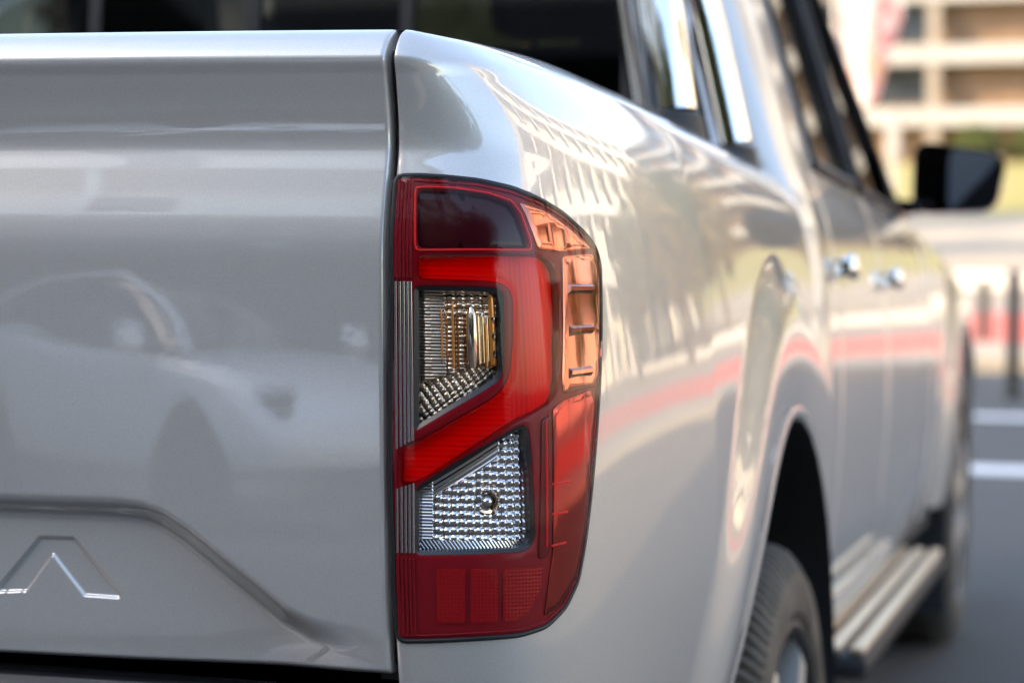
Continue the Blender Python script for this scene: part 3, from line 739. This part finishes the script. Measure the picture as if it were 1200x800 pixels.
# ---- sports bar: two chrome legs a side, joined over the cab back
def ellipse_tube(mb, path, ra, rb, n=24):
    rows = []
    for i, p in enumerate(path):
        rows.append([(p[0] + ra * math.cos(2 * math.pi * k / n), p[1] + rb * math.sin(2 * math.pi * k / n), p[2]) for k in range(n)])
    mb.grid(rows, True)
def sm(P, n=24):
    o = []
    for i in range(len(P) - 1):
        p0, p1, p2, p3 = [Vector(P[min(max(i + k, 0), len(P) - 1)]) for k in (-1, 0, 1, 2)]
        for k in range(n // (len(P) - 1)):
            t = k / (n // (len(P) - 1)); o.append(.5 * ((2 * p1) + (p2 - p0) * t + (2 * p0 - 5 * p1 + 4 * p2 - p3) * t * t + (3 * p1 - p0 - 3 * p2 + p3) * t ** 3))
    return o + [Vector(P[-1])]
mb = MB()
for sg in (1, -1):
    leg1 = sm([(sg * .757, .93, 1.300), (sg * .745, .935, 1.37), (sg * .730, .945, 1.45), (sg * .700, .965, 1.58), (sg * .655, 1.0, 1.71), (sg * .585, 1.03, 1.782), (sg * .48, 1.05, 1.80), (0, 1.06, 1.805)], 42)
    leg2 = sm([(sg * .775, 1.25, 1.290), (sg * .752, 1.245, 1.39), (sg * .728, 1.235, 1.49), (sg * .70, 1.20, 1.60), (sg * .67, 1.12, 1.69), (sg * .64, 1.04, 1.74)], 30)
    mb.tube(leg1, .0415, 24); mb.tube(leg2, .037, 24)
bar = mb.build('sports_bar', M['chrome'], truck, smooth=True, sharp=60)
for sg in (1, -1):
    for x, y, z, r_ in ((.757, .93, 1.285, .048), (.775, 1.25, 1.272, .042)):
        mb = MB(); mb.lathe([(-.035, .0), (-.035, r_ + .012), (-.020, r_ + .008), (-.006, r_ + .003), (.014, r_ - .001), (.018, r_ - .007)], (sg * x, y, z), 'Z', 28)
        mb.build('bar_foot', M['black_plastic'], bar, smooth=True, sharp=40)

# ---- door mirrors
MP = [(.856, 1.470), (1.064, 1.438), (1.042, 1.306), (.852, 1.301)]
for sg in (1, -1):
    q = round_poly(MP, .046, 8); n = len(q); cx, cz = .965, 1.38
    rows = []
    for dy, k in ((3.205, .90), (3.132, .945), (3.124, .965), (3.122, .985), (3.130, 1.0), (3.17, 1.0), (3.21, .95), (3.245, .80), (3.262, .5), (3.268, .05)):
        rows.append([(sg * (cx + (u - cx) * k), dy, cz + (v - cz) * k) for u, v in q])
    mb = MB().grid(rows, True)
    mb.add([(sg * .82, 3.13, 1.335), (sg * .90, 3.15, 1.335), (sg * .90, 3.15, 1.305), (sg * .82, 3.13, 1.300), (sg * .82, 3.22, 1.335), (sg * .90, 3.20, 1.335), (sg * .90, 3.20, 1.305), (sg * .82, 3.22, 1.300)],
           [(0, 1, 2, 3), (4, 7, 6, 5), (0, 4, 5, 1), (3, 2, 6, 7), (0, 3, 7, 4)])
    mir = mb.build('door_mirror', M['black_gloss'], truck, smooth=True, sharp=45)
    g = [(sg * (cx + (u - cx) * .93), 3.160 - (u - cx) * .93 * math.tan(R(25)), cz + (v - cz) * .93) for u, v in q]
    MB().add(g, [tuple(range(n))]).build('mirror_glass', M['mirror'], mir)

# ---- wheels
TR = .375
def make_wheel():
    prof = [(-.120, .270), (-.134, .285), (-.138, .305), (-.132, .335), (-.122, .352), (-.112, .3635), (-.098, .3705), (-.075, .3735), (-.07, .375), (-.028, .375), (-.022, .375), (.022, .375), (.028, .375), (.07, .375), (.075, .3735), (.098, .3705), (.112, .3635), (.122, .352), (.132, .335), (.138, .305), (.134, .285), (.120, .270)]
    n = 360; rows = []
    for i, (a, r) in enumerate(prof):
        row = []
        for k in range(n):
            t = 2 * math.pi * k / n; d = 0
            if r > .350 and (k % 3 == 0) and abs(a) > .03: d = .011
            if abs(abs(a) - .025) < .006 and r > .37: d = .008
            if r > .374 and abs(a) <= .028 and k % 6 == 1: d = .006
            row.append((a, (r - d) * math.cos(t), (r - d) * math.sin(t)))
        rows.append(row)
    ty = MB().grid(rows, True).build('tyre', M['rubber'], None, smooth=True, sharp=25)
    mb = MB(); mb.lathe([(.118, .276), (.128, .274), (.130, .266), (.120, .258), (.05, .245), (-.10, .240), (-.122, .272)], (0, 0, 0), 'X', 60)
    rim = mb.build('rim', M['alloy_dark'], None, smooth=True, sharp=30)
    sp = []
    for k in range(6):
        a = 2 * math.pi * k / 6; mb = MB()
        P = [(.045, -.040), (.240, -.026), (.258, -.030), (.258, .030), (.240, .026), (.045, .040)]
        def fn(u, v, h):
            x = h + .035 - .015 * ((u - .045) / .17) + (.012 if abs(v) < .03 else 0)
            return (x + .098, u * math.cos(a) - v * math.sin(a), u * math.sin(a) + v * math.cos(a))
        mb.prism(P, fn, -.03, .0); sp.append(mb.build('spoke', M['alloy'], None, smooth=True, sharp=35))
    mb = MB(); mb.lathe([(.0, .062), (.110, .060), (.124, .050), (.130, .032), (.130, .0)], (0, 0, 0), 'X', 32); hub = mb.build('hub', M['alloy_dark'], None, smooth=True, sharp=40)
    mb = MB(); mb.lathe([(-.06, .0), (-.06, .165), (-.04, .165), (-.04, .0)], (0, 0, 0), 'X', 40); dk = mb.build('brake_disc', M['alloy_dark'], None, smooth=True, sharp=40)
    return ty, [rim, hub, dk] + sp
proto = make_wheel()
for i, (x, y, z, sg) in enumerate(((.776, 1.06, ground_z(1.06) + TR, 1), (-.776, 1.06, ground_z(1.06) + TR, -1), (.772, 4.17, ground_z(4.17) + TR, 1), (-.772, 4.17, ground_z(4.17) + TR, -1))):
    if i == 0: ty, ch = proto
    else:
        ty = share(proto[0]); ch = [share(c) for c in proto[1]]
    ty.name = 'wheel'; ty.parent = truck; ty.location = (x, y, z); ty.rotation_euler = (R(17 * i), 0, 0 if sg > 0 else math.pi)
    for c in ch: c.parent = ty

# ---------------------------------------------------------------- the setting
def m_asphalt():
    m, n, o = mat_new('asphalt'); b = nd(n, 'ShaderNodeBsdfPrincipled'); b.inputs['Roughness'].default_value = .85
    t = noise(n, .35, 6); r = ramp(n, t.outputs['Fac'], [(.3, (.064, .060, .056)), (.7, (.094, .089, .083))])
    t2 = noise(n, 90, 3); r2 = ramp(n, t2.outputs['Fac'], [(.35, (.6, .6, .6)), (.7, (1.35, 1.33, 1.3))])
    mx = nd(n, 'ShaderNodeMixRGB', blend_type='MULTIPLY'); mx.inputs[0].default_value = 1
    n.links.new(r.outputs[0], mx.inputs[1]); n.links.new(r2.outputs[0], mx.inputs[2]); n.links.new(mx.outputs[0], b.inputs['Base Color'])
    bp = nd(n, 'ShaderNodeBump'); bp.inputs['Strength'].default_value = .5; bp.inputs['Distance'].default_value = .006
    n.links.new(t2.outputs['Fac'], bp.inputs['Height']); n.links.new(bp.outputs[0], b.inputs['Normal']); n.links.new(b.outputs[0], o.inputs[0]); return m
M['asphalt'] = m_asphalt()
M['line'] = pbr('road_paint', (.75, .75, .73), .7, var=((.55, .55, .54), (.82, .82, .80)), vscale=12)
M['concrete'] = pbr('pale_concrete', (.27, .245, .21), .85, var=((.23, .21, .18), (.30, .27, .23)), vscale=1.2)
M['redpave'] = pbr('red_paving', (.50, .15, .125), .8, var=((.38, .095, .075), (.46, .12, .10)), vscale=1.5)
M['beige'] = pbr('beige_paving', (.33, .28, .235), .85, var=((.20, .172, .145), (.25, .215, .18)), vscale=.8)
M['greyband'] = pbr('grey_paving', (.20, .19, .18), .85, var=((.17, .165, .16), (.23, .22, .2)), vscale=.8)
M['grass'] = pbr('dry_grass', (.17, .16, .045), .9, var=((.15, .15, .05), (.26, .23, .10)), vscale=1.3, bump=.6, bscale=14)
M['white'] = pbr('white_render', (.6, .59, .57), .7, var=((.54, .53, .51), (.62, .61, .59)), vscale=.5)
M['wood'] = pbr('brown_cladding', (.15, .095, .065), .7, var=((.13, .078, .045), (.20, .125, .075)), vscale=1.2)
M['facade_grey'] = pbr('grey_facade', (.16, .16, .165), .75, var=((.13, .13, .135), (.18, .18, .185)), vscale=.4)
M['facade_dark'] = pbr('dark_facade', (.09, .09, .095), .75, var=((.075, .075, .08), (.11, .11, .115)), vscale=.4)
M['cream'] = pbr('cream_render', (.66, .60, .50), .8, var=((.60, .55, .46), (.70, .64, .54)), vscale=.4)
M['slab'] = pbr('slab_render', (.25, .24, .225), .8, var=((.27, .265, .255), (.33, .325, .315)), vscale=.4)
M['win'] = pbr('dark_window_glass', (.035, .042, .05), .04, 0, coat=1, coat_rough=.01)
M['bark'] = pbr('bark', (.10, .075, .05), .9, var=((.07, .05, .035), (.14, .11, .08)), vscale=6, bump=.5, bscale=18)
def m_leaf(name, a, b):
    m, n, o = mat_new(name); p = nd(n, 'ShaderNodeBsdfPrincipled'); p.inputs['Roughness'].default_value = .55
    t = noise(n, 1.1, 5); r = ramp(n, t.outputs['Fac'], [(.3, a), (.7, b)]); n.links.new(r.outputs[0], p.inputs['Base Color'])
    tl = nd(n, 'ShaderNodeBsdfTranslucent'); n.links.new(r.outputs[0], tl.inputs[0]); mx = nd(n, 'ShaderNodeMixShader'); mx.inputs[0].default_value = .3
    n.links.new(p.outputs[0], mx.inputs[1]); n.links.new(tl.outputs[0], mx.inputs[2]); n.links.new(mx.outputs[0], o.inputs[0]); return m
M['leaf_green'] = m_leaf('olive_leaf', (.055, .075, .018), (.13, .15, .04))
M['leaf_gold'] = m_leaf('golden_leaf', (.14, .10, .025), (.26, .19, .06))
M['leaf_dark'] = m_leaf('dark_leaf', (.03, .045, .015), (.06, .08, .025))
M['post'] = pbr('dark_post_paint', (.022, .024, .024), .45)

def sheet(name, x0, x1, pts, mat, n=1, z=0):
    v = [(x, y, zz + z) for y, zz in pts for x in (x0, x1)]
    return mesh(name, v, [(2 * i, 2 * i + 1, 2 * i + 3, 2 * i + 2) for i in range(len(pts) - 1)], mat, kind='structure')
sheet('ground', -900, 900, [(-600, 0), (1200, 0)], M['asphalt'])
# the parking area is bounded by paths that run across in front and bend round its right side
EDGE = [Vector((-120, 14, 0)), Vector((-30, 14, 0))] + sm([(-4, 14, 0), (-1, 14, 0), (1.8, 13.75, 0), (4.4, 12.6, 0), (6.4, 10.4, 0), (7.8, 7.4, 0), (8.7, 4, 0), (9.2, 0, 0), (9.5, -5, 0)], 96) + [Vector((9.6, -12, 0)), Vector((9.6, -60, 0))]
def ribbon(name, prof, mat):
    rows = []
    for i, p in enumerate(EDGE):
        t = (EDGE[min(i + 1, len(EDGE) - 1)] - EDGE[max(i - 1, 0)]).normalized(); n = Vector((-t.y, t.x, 0))
        rows.append([(p.x + n.x * d, p.y + n.y * d, z) for d, z in prof])
    return MB().grid(rows).build(name, mat, None, fix=False, kind='structure')
ribbon('kerb', [(0, -.05), (0, .10), (.012, .112), (.20, .112), (.212, .10), (.212, .05)], M['concrete'])
ribbon('pavement', [(.212, .085), (2.2, .085)], M['concrete'])
ribbon('red_path', [(2.2, .085), (7.6, .085)], M['redpave'])
ribbon('grey_path', [(7.6, .085), (9.8, .085)], M['greyband'])
ribbon('road', [(9.8, .085), (32.2, .085)], M['beige'])
sheet('far_pavement', -160, 200, [(46, .085), (58, .40), (72, 1.15)], M['concrete'])
sheet('grass_bank', -200, 240, [(72, 1.15), (80, 2.2), (92, 3.5), (140, 3.7)], M['grass'])
def line_mark(y, h=.16, x0=-1.6, x1=1.05):
    sheet('parking_line', x0, x1, [(y - h / 2, 0), (y + h / 2, 0)], M['line'], z=.004)
line_mark(8.0, .30); line_mark(10.5, .24)

# ---- low white wall beyond the paths
mb = MB(); mb.bbox((6, 29.4, .16), (30, .40, .30), .03); mb.build('low_wall', M['white'], label='long low white wall running along the far side of the road', cat='wall')

# ---- bollards
def bollard(x, y, h, r, label):
    mb = MB(); mb.lathe([(0, r), (h - .03, r), (h - .01, r * .9), (h, r * .6), (h, 0)], (0, 0, 0), 'Z', 24)
    t = empty('bollard', (x, y, 0), label=label, cat='bollard', group='dark bollards in front of the truck')
    mb.build('shaft', M['post'], t, smooth=True, sharp=40)
    MB().lathe([(0, r * 1.35), (.05, r * 1.35), (.07, r * 1.02)], (0, 0, 0), 'Z', 24).build('collar', M['post'], t, smooth=True, sharp=40)
    MB().lathe([(h - .14, r * 1.01), (h - .14, r * 1.04), (h - .09, r * 1.04), (h - .09, r * 1.01)], (0, 0, 0), 'Z', 24).build('band', M['alloy_dark'], t, smooth=True, sharp=40)
    return t
bollard(.70, 11.75, .815, .045, 'tall dark bollard standing clear of the truck at the right edge')
bollard(.24, 16.4, .62, .050, 'dark bollard half hidden behind the front of the truck')

# ---- feather banner
def m_banner():
    m, n, o = mat_new('banner_cloth'); b = nd(n, 'ShaderNodeBsdfPrincipled'); b.inputs['Roughness'].default_value = .8
    t = noise(n, 2.3, 2, .5); r = ramp(n, t.outputs['Fac'], [(.0, (.68, .65, .64)), (.46, (.68, .65, .64)), (.50, (.60, .26, .28)), (.55, (.62, .50, .48)), (.60, (.60, .36, .20)), (.66, (.60, .55, .56)), (.72, (.25, .28, .45))])
    n.links.new(r.outputs[0], b.inputs['Base Color']); tl = nd(n, 'ShaderNodeBsdfTranslucent'); n.links.new(r.outputs[0], tl.inputs[0])
    mx = nd(n, 'ShaderNodeMixShader'); mx.inputs[0].default_value = .35; n.links.new(b.outputs[0], mx.inputs[1]); n.links.new(tl.outputs[0], mx.inputs[2]); n.links.new(mx.outputs[0], o.inputs[0]); return m
M['banner'] = m_banner()
ban = empty('feather_banner', (-1.30, 18.6, .085), label='tall white feather banner with pink and orange print on a pole', cat='banner')
rows = []
for k in range(25):
    z = 2.05 + k * .16; t = k / 24
    rows.append([(-.02 + (.62 * (.55 + .45 * min(1, t * 4)) if t < .75 else .62 * math.cos((t - .75) / .25 * 1.3)) * u / 6, .05 * math.sin(u * .9 + k * .35), z + (.10 * u / 6 if k == 0 else 0)) for u in range(7)])
V = MB().grid(rows); V.grid([[(p[0], p[1] + .004, p[2]) for p in r] for r in rows]); V.build('flag', M['banner'], ban, smooth=True)
MB().tube([(-.03, 0, 0), (-.03, 0, 2), (-.03, 0, 5.0), (.05, 0, 5.6), (.25, 0, 5.95)], [.03, .025, .018, .014, .01], 10).build('pole', M['alloy'], ban, smooth=True)
MB().bbox((0, 0, .04), (.5, .5, .06), .015).build('base', M['post'], ban)
# ---- white pylon sign further back
sg_ = empty('pylon_sign', (-2.0, 30.6, .085), label='narrow white pylon sign standing beside the low wall', cat='sign')
MB().bbox((0, 0, 2.3), (.22, .10, .75), .03).build('sign_panel', M['slab'], sg_)
MB().box((0, 0, .98), (.10, .08, 1.95)).build('post', M['alloy'], sg_)

# ---- buildings
def building(name, loc, rot, W, D, floors, fh, ground_h, label, cat, wall, slab_m, bays, glass=.5, panels=None):
    """a block of flats: slab bands with upstands, columns, cladding panels and windows as parts; front faces -Y in its own frame"""
    b = empty(name, loc, (0, 0, rot), label=label, cat=cat)
    H = ground_h + floors * fh
    MB().box((0, D / 2 + .6, H / 2), (W, D, H)).build('wall', M[wall], b)
    rr = random.Random(len(label))
    win = MB().box((0, 0, 0), (W / bays * glass, .06, fh * .62)).build('window', M['win'], b)
    pan = MB().box((0, 0, 0), (W / bays * (1 - glass) * .94, .10, fh * .74)).build('cladding_panel', M[panels or wall], b)
    col = MB().box((0, 0, 0), (.6, .6, H)).build('column', M['beige' if panels == 'wood' else slab_m], b)
    slabm = MB().bbox((0, 0, 0), (W + .8, 1.5, .85), .03).build('balcony_slab', M[slab_m], b)
    first = True
    for i in range(floors):
        z = ground_h + i * fh
        s_ = slabm if i == 0 else share(slabm, b); s_.location = (0, -.1, z)
        for j in range(bays):
            x = -W / 2 + (j + .5) * W / bays
            w1 = win if first else share(win, b); w1.location = (x - W / bays * (1 - glass) / 2, .57, z + .5 + fh * .37)
            p1 = pan if first else share(pan, b); p1.location = (x + W / bays * glass / 2, .56, z + .5 + fh * .37); first = False
    top = share(slabm, b); top.location = (0, -.1, H); top.name = 'parapet'
    for j in range(bays):
        c = col if j == 0 else share(col, b); c.location = (-W / 2 + (j + .28) * W / bays, -.45, H / 2)
    return b
building('apartment_building', (12.6, 100, 3.0), 0, 46, 16, 6, 3.0, 2.9, 'apartment block with white balcony bands and brown timber cladding in the upper right', 'building', 'wood', 'slab', 4, .27, 'wood')
building('office_building', (-34, 108, 3.0), R(6), 50, 16, 5, 3.4, 3.2, 'grey block of flats beyond the banner, left of the timber clad one', 'building', 'facade_grey', 'facade_grey', 10, .5)
building('white_building', (20, 37, .0), R(-90), 60, 14, 4, 3.5, 3.6, 'long cream building to the right whose sunlit front mirrors in the body side', 'building', 'cream', 'white', 10, .42, 'cream')
building('showroom_building', (-10, -17.5, 0), R(90), 46, 16, 1, 5.3, 3.8, 'long white showroom to the left whose shadow falls over the parking bay', 'building', 'white', 'slab', 9, .6, 'white')
building('workshop_building', (2, -22, 0), R(180), 60, 14, 2, 3.4, 3.6, 'dark grey workshop building behind the camera, mirrored in the tailgate', 'building', 'facade_dark', 'facade_dark', 12, .45, 'facade_dark')

building('added_pale_block', (0, -40, 0), R(180), 70, 12, 2, 6.0, 20, 'tall white warehouse standing behind the grey workshop', 'building', 'white', 'white', 6, .3, 'white')  # unseen pale block, added to hide sky and lighten the tailgate's reflection

# ---- trees and shrubs
def crown_mesh(seed, rad, hgt, clumps, per, leaf):
    r = random.Random(seed); v = []; f = []
    for c in range(clumps):
        while True:
            p = Vector((r.uniform(-1, 1), r.uniform(-1, 1), r.uniform(-1, 1)))
            if .25 < p.length < 1: break
        cc = Vector((p.x * rad, p.y * rad, p.z * hgt)); cr = rad * r.uniform(.16, .34)
        for k in range(per):
            d = Vector((r.gauss(0, 1), r.gauss(0, 1), r.gauss(0, .8))) * cr * .55; q = cc + d
            a = Vector((r.gauss(0, 1), r.gauss(0, 1), r.gauss(0, 1))).normalized(); b = a.orthogonal().normalized(); l = leaf * r.uniform(.6, 1.3)
            n = len(v); v += [q + a * l, q + b * l * .45, q - a * l, q - b * l * .45]; f.append((n, n + 1, n + 2, n + 3))
    return v, f
def make_tree(seed, th, rad, hgt, clumps, per, leaf, mat):
    r = random.Random(seed); mb = MB()
    mb.tube(sm([(0, 0, 0), (r.uniform(-.1, .1), r.uniform(-.1, .1), th * .5), (r.uniform(-.2, .2), r.uniform(-.2, .2), th), (r.uniform(-.3, .3), r.uniform(-.3, .3), th + hgt * .9)], 12), [.20 - .17 * k / 12 for k in range(13)], 8)
    for k in range(7):
        a = r.uniform(0, 6.28); z = th * r.uniform(.75, 1.15); e = Vector((math.cos(a) * rad * .7, math.sin(a) * rad * .7, z + hgt * r.uniform(.3, .9)))
        mb.tube([(0, 0, z), (e.x * .45, e.y * .45, lerp(z, e.z, .6)), tuple(e)], [.085, .055, .02], 6)
    tr = mb.build('trunk', M['bark'], None, smooth=True)
    v, f = crown_mesh(seed + 1, rad, hgt, clumps, per, leaf); v = [p + Vector((0, 0, th + hgt * .75)) for p in v]
    cr = mesh('crown', v, f, mat)
    return tr, cr
TREES = [make_tree(3, 2.6, 2.6, 2.6, 60, 70, .16, M['leaf_green']), make_tree(11, 2.2, 2.3, 2.9, 56, 70, .15, M['leaf_gold']), make_tree(23, 3.0, 3.2, 3.2, 70, 75, .18, M['leaf_dark'])]
used_t = set()
def tree(k, x, y, z, s, label, group, name='tree'):
    t = empty(name, (x, y, z), (0, 0, random.uniform(0, 6.28)), label=label, cat='tree', group=group); t.scale = (s, s, s * random.uniform(.92, 1.1))
    for o in TREES[k]:
        c = o if k not in used_t else share(o)
        c.parent = t
    used_t.add(k); return t
KIND = ('olive green', 'golden leaved', 'dark green')
for i, (x, y, k, s) in enumerate(((15.5, 13, 1, .5), (14, 18, 0, .5), (12.5, 24, 1, .6), (15, 29, 0, .75), (9.5, 29, 1, .75), (13, 35, 1, 1.0), (8.5, 33, 0, .9), (16, 38, 0, 1.1), (14.5, 44, 1, 1.2), (11.5, 40, 0, 1.1),
                                  (7.5, 46, 1, 1.1), (15.5, 50, 0, 1.3), (11, 56, 1, 1.3))):
    tree(k, x, y, .08, s, KIND[k] + ' street tree beside the red path, mirrored in the body side', KIND[k] + ' trees beside the red path')
for x, y, k, s in ((8.5, -12.5, 2, 1.15), (12, -10, 2, 1.2), (6.8, -16, 0, 1.2), (2.6, -17, 2, 1.2), (4.2, -12.5, 0, .9)):  # unseen trees, added to darken and soften reflections in the lamp
    tree(k, x, y, 0, s, KIND[k] + ' tree added unseen behind the camera to break up lamp reflections', KIND[k] + ' trees added behind the camera')
tree(1, -9.2, 50, .2, 1.5, 'golden leaved tree behind the cab, left of the feather banner', 'trees beyond the road')
tree(1, -13.5, 62, .5, 1.7, 'tall golden tree in the distance behind the cab roof', 'trees beyond the road')
tree(0, -13, 47, .2, 1.4, 'olive green tree seen through the cab windows', 'trees beyond the road')
def shrub(x, y, z, r, seed, mat, label):
    v, f = crown_mesh(seed, r, r * .75, 26, 70, .16); v = [p + Vector((0, 0, r * .7)) for p in v]
    t = mesh('shrub', v, f, mat, label=label, cat='shrub', group='shrubs on the grass bank'); t.location = (x, y, z)
shrub(-.6, 90, 3.2, 1.3, 51, M['leaf_gold'], 'golden shrub at the far right on top of the grass bank')
shrub(-2.2, 93, 3.4, 1.1, 52, M['leaf_green'], 'olive shrub below the balcony, above the door mirror')
shrub(-4.6, 92, 3.4, 1.2, 53, M['leaf_green'], 'olive shrub left of the door mirror at the foot of the building')
shrub(.9, 94, 3.4, 1.5, 54, M['leaf_green'], 'green shrub at the right edge below the timber cladding')

# ---- pale car standing behind, mirrored in the tailgate
def car(x, y, rz, label):
    t = empty('parked_car', (x, y, 0), (0, 0, rz), label=label, cat='car')
    L = 4.55; st = []
    prof = [(-2.27, .62, .70, .78), (-2.2, .45, .78, .92), (-1.8, .35, .88, 1.06), (-1.2, .30, .91, 1.10), (-.4, .28, .92, 1.00), (.5, .28, .92, .98), (1.2, .30, .91, .95), (1.7, .33, .90, .88), (2.1, .40, .82, .76), (2.27, .50, .66, .66)]
    rows = []
    for xx, zb, hw, zt in prof:
        rows.append([(xx, 0, zb), (xx, hw * .85, zb), (xx, hw * .98, zb + .10), (xx, hw, (zb + zt) / 2 + .05), (xx, hw * .95, zt - .06), (xx, hw * .82, zt), (xx, hw * .4, zt + .03), (xx, 0, zt + .04)])
    rows = [r + [(p[0], -p[1], p[2]) for p in reversed(r[:-1])] for r in rows]
    mb = MB().grid(rows); nn = len(rows[0]); mb.f.append(tuple(range(nn))); mb.f.append(tuple(len(mb.v) - nn + k for k in reversed(range(nn))))
    body = mb.build('body', M['carwhite'], t, smooth=True, sharp=60)
    md = body.modifiers.new('smooth', 'SUBSURF'); md.levels = 2; md.render_levels = 2
    cp = [(-2.0, 1.02, .70), (-1.2, 1.36, .60), (-.3, 1.46, .57), (.3, 1.40, .58), (1.15, .98, .70)]
    rows = []
    for k in range(len(cp)):
        xx, zt, hw = cp[k]; zb = .96
        rows.append([(xx, .80, zb), (xx, lerp(.80, hw, .9 if zt > 1.1 else 0), lerp(zb, zt, .85)), (xx, hw * .8, zt), (xx, 0, zt + .02), (xx, -hw * .8, zt), (xx, -lerp(.80, hw, .9 if zt > 1.1 else 0), lerp(zb, zt, .85)), (xx, -.80, zb)])
    o = MB().grid(rows).build('glasshouse', M['win'], t, smooth=True); md = o.modifiers.new('smooth', 'SUBSURF'); md.levels = 2; md.render_levels = 2
    for s in (1, -1):
        if s > 0: MB().tube(sm([(-1.95, s * .72, 1.03), (-1.2, s * .62, 1.35), (-.3, s * .585, 1.455), (.3, s * .60, 1.40), (1.2, s * .745, .975)], 24), .035, 8).build('roof_rail', M['carwhite'], t, smooth=True)
        MB().bbox((1.80, s * .70, .755), (.62, .16, .10), .04, s * -.22).build('headlight', M['win'], t, smooth=True)
        MB().bbox((.85, s * .98, 1.02), (.16, .20, .12), .04).build('mirror', M['carwhite'], t, smooth=True)
        for xx in (-1.38, 1.42):
            m2 = MB().lathe([(-.11, .22), (-.11, .30), (-.09, .335), (.09, .335), (.11, .30), (.11, .22)], (xx, s * .81, .335), 'Y', 40)
            wv = m2.build('wheel', M['rubber'], t, smooth=True, sharp=40)
            MB().lathe([(s * .115, .0), (s * .118, .10), (s * .10, .22), (s * .06, .23)], (xx, s * .81, .335), 'Y', 40).build('rim', M['alloy_dark'], wv, smooth=True)
            MB().lathe([(s * -.06, .0), (s * -.06, .39), (s * .112, .395), (s * .112, .0)], (xx, s * .81, .36), 'Y', 40).build('wheel_arch', M['liner'], t, smooth=True, sharp=40)
    MB().bbox((2.20, 0, .43), (.12, 1.1, .12), .04).build('grille', M['black_plastic'], t)
    return t
M['carwhite'] = pbr('pearl_white_paint', (.88, .88, .88), .35, coat=1)
car(-1.5, -8.3, R(42), 'pale saloon car parked behind the truck, mirrored in its tailgate')
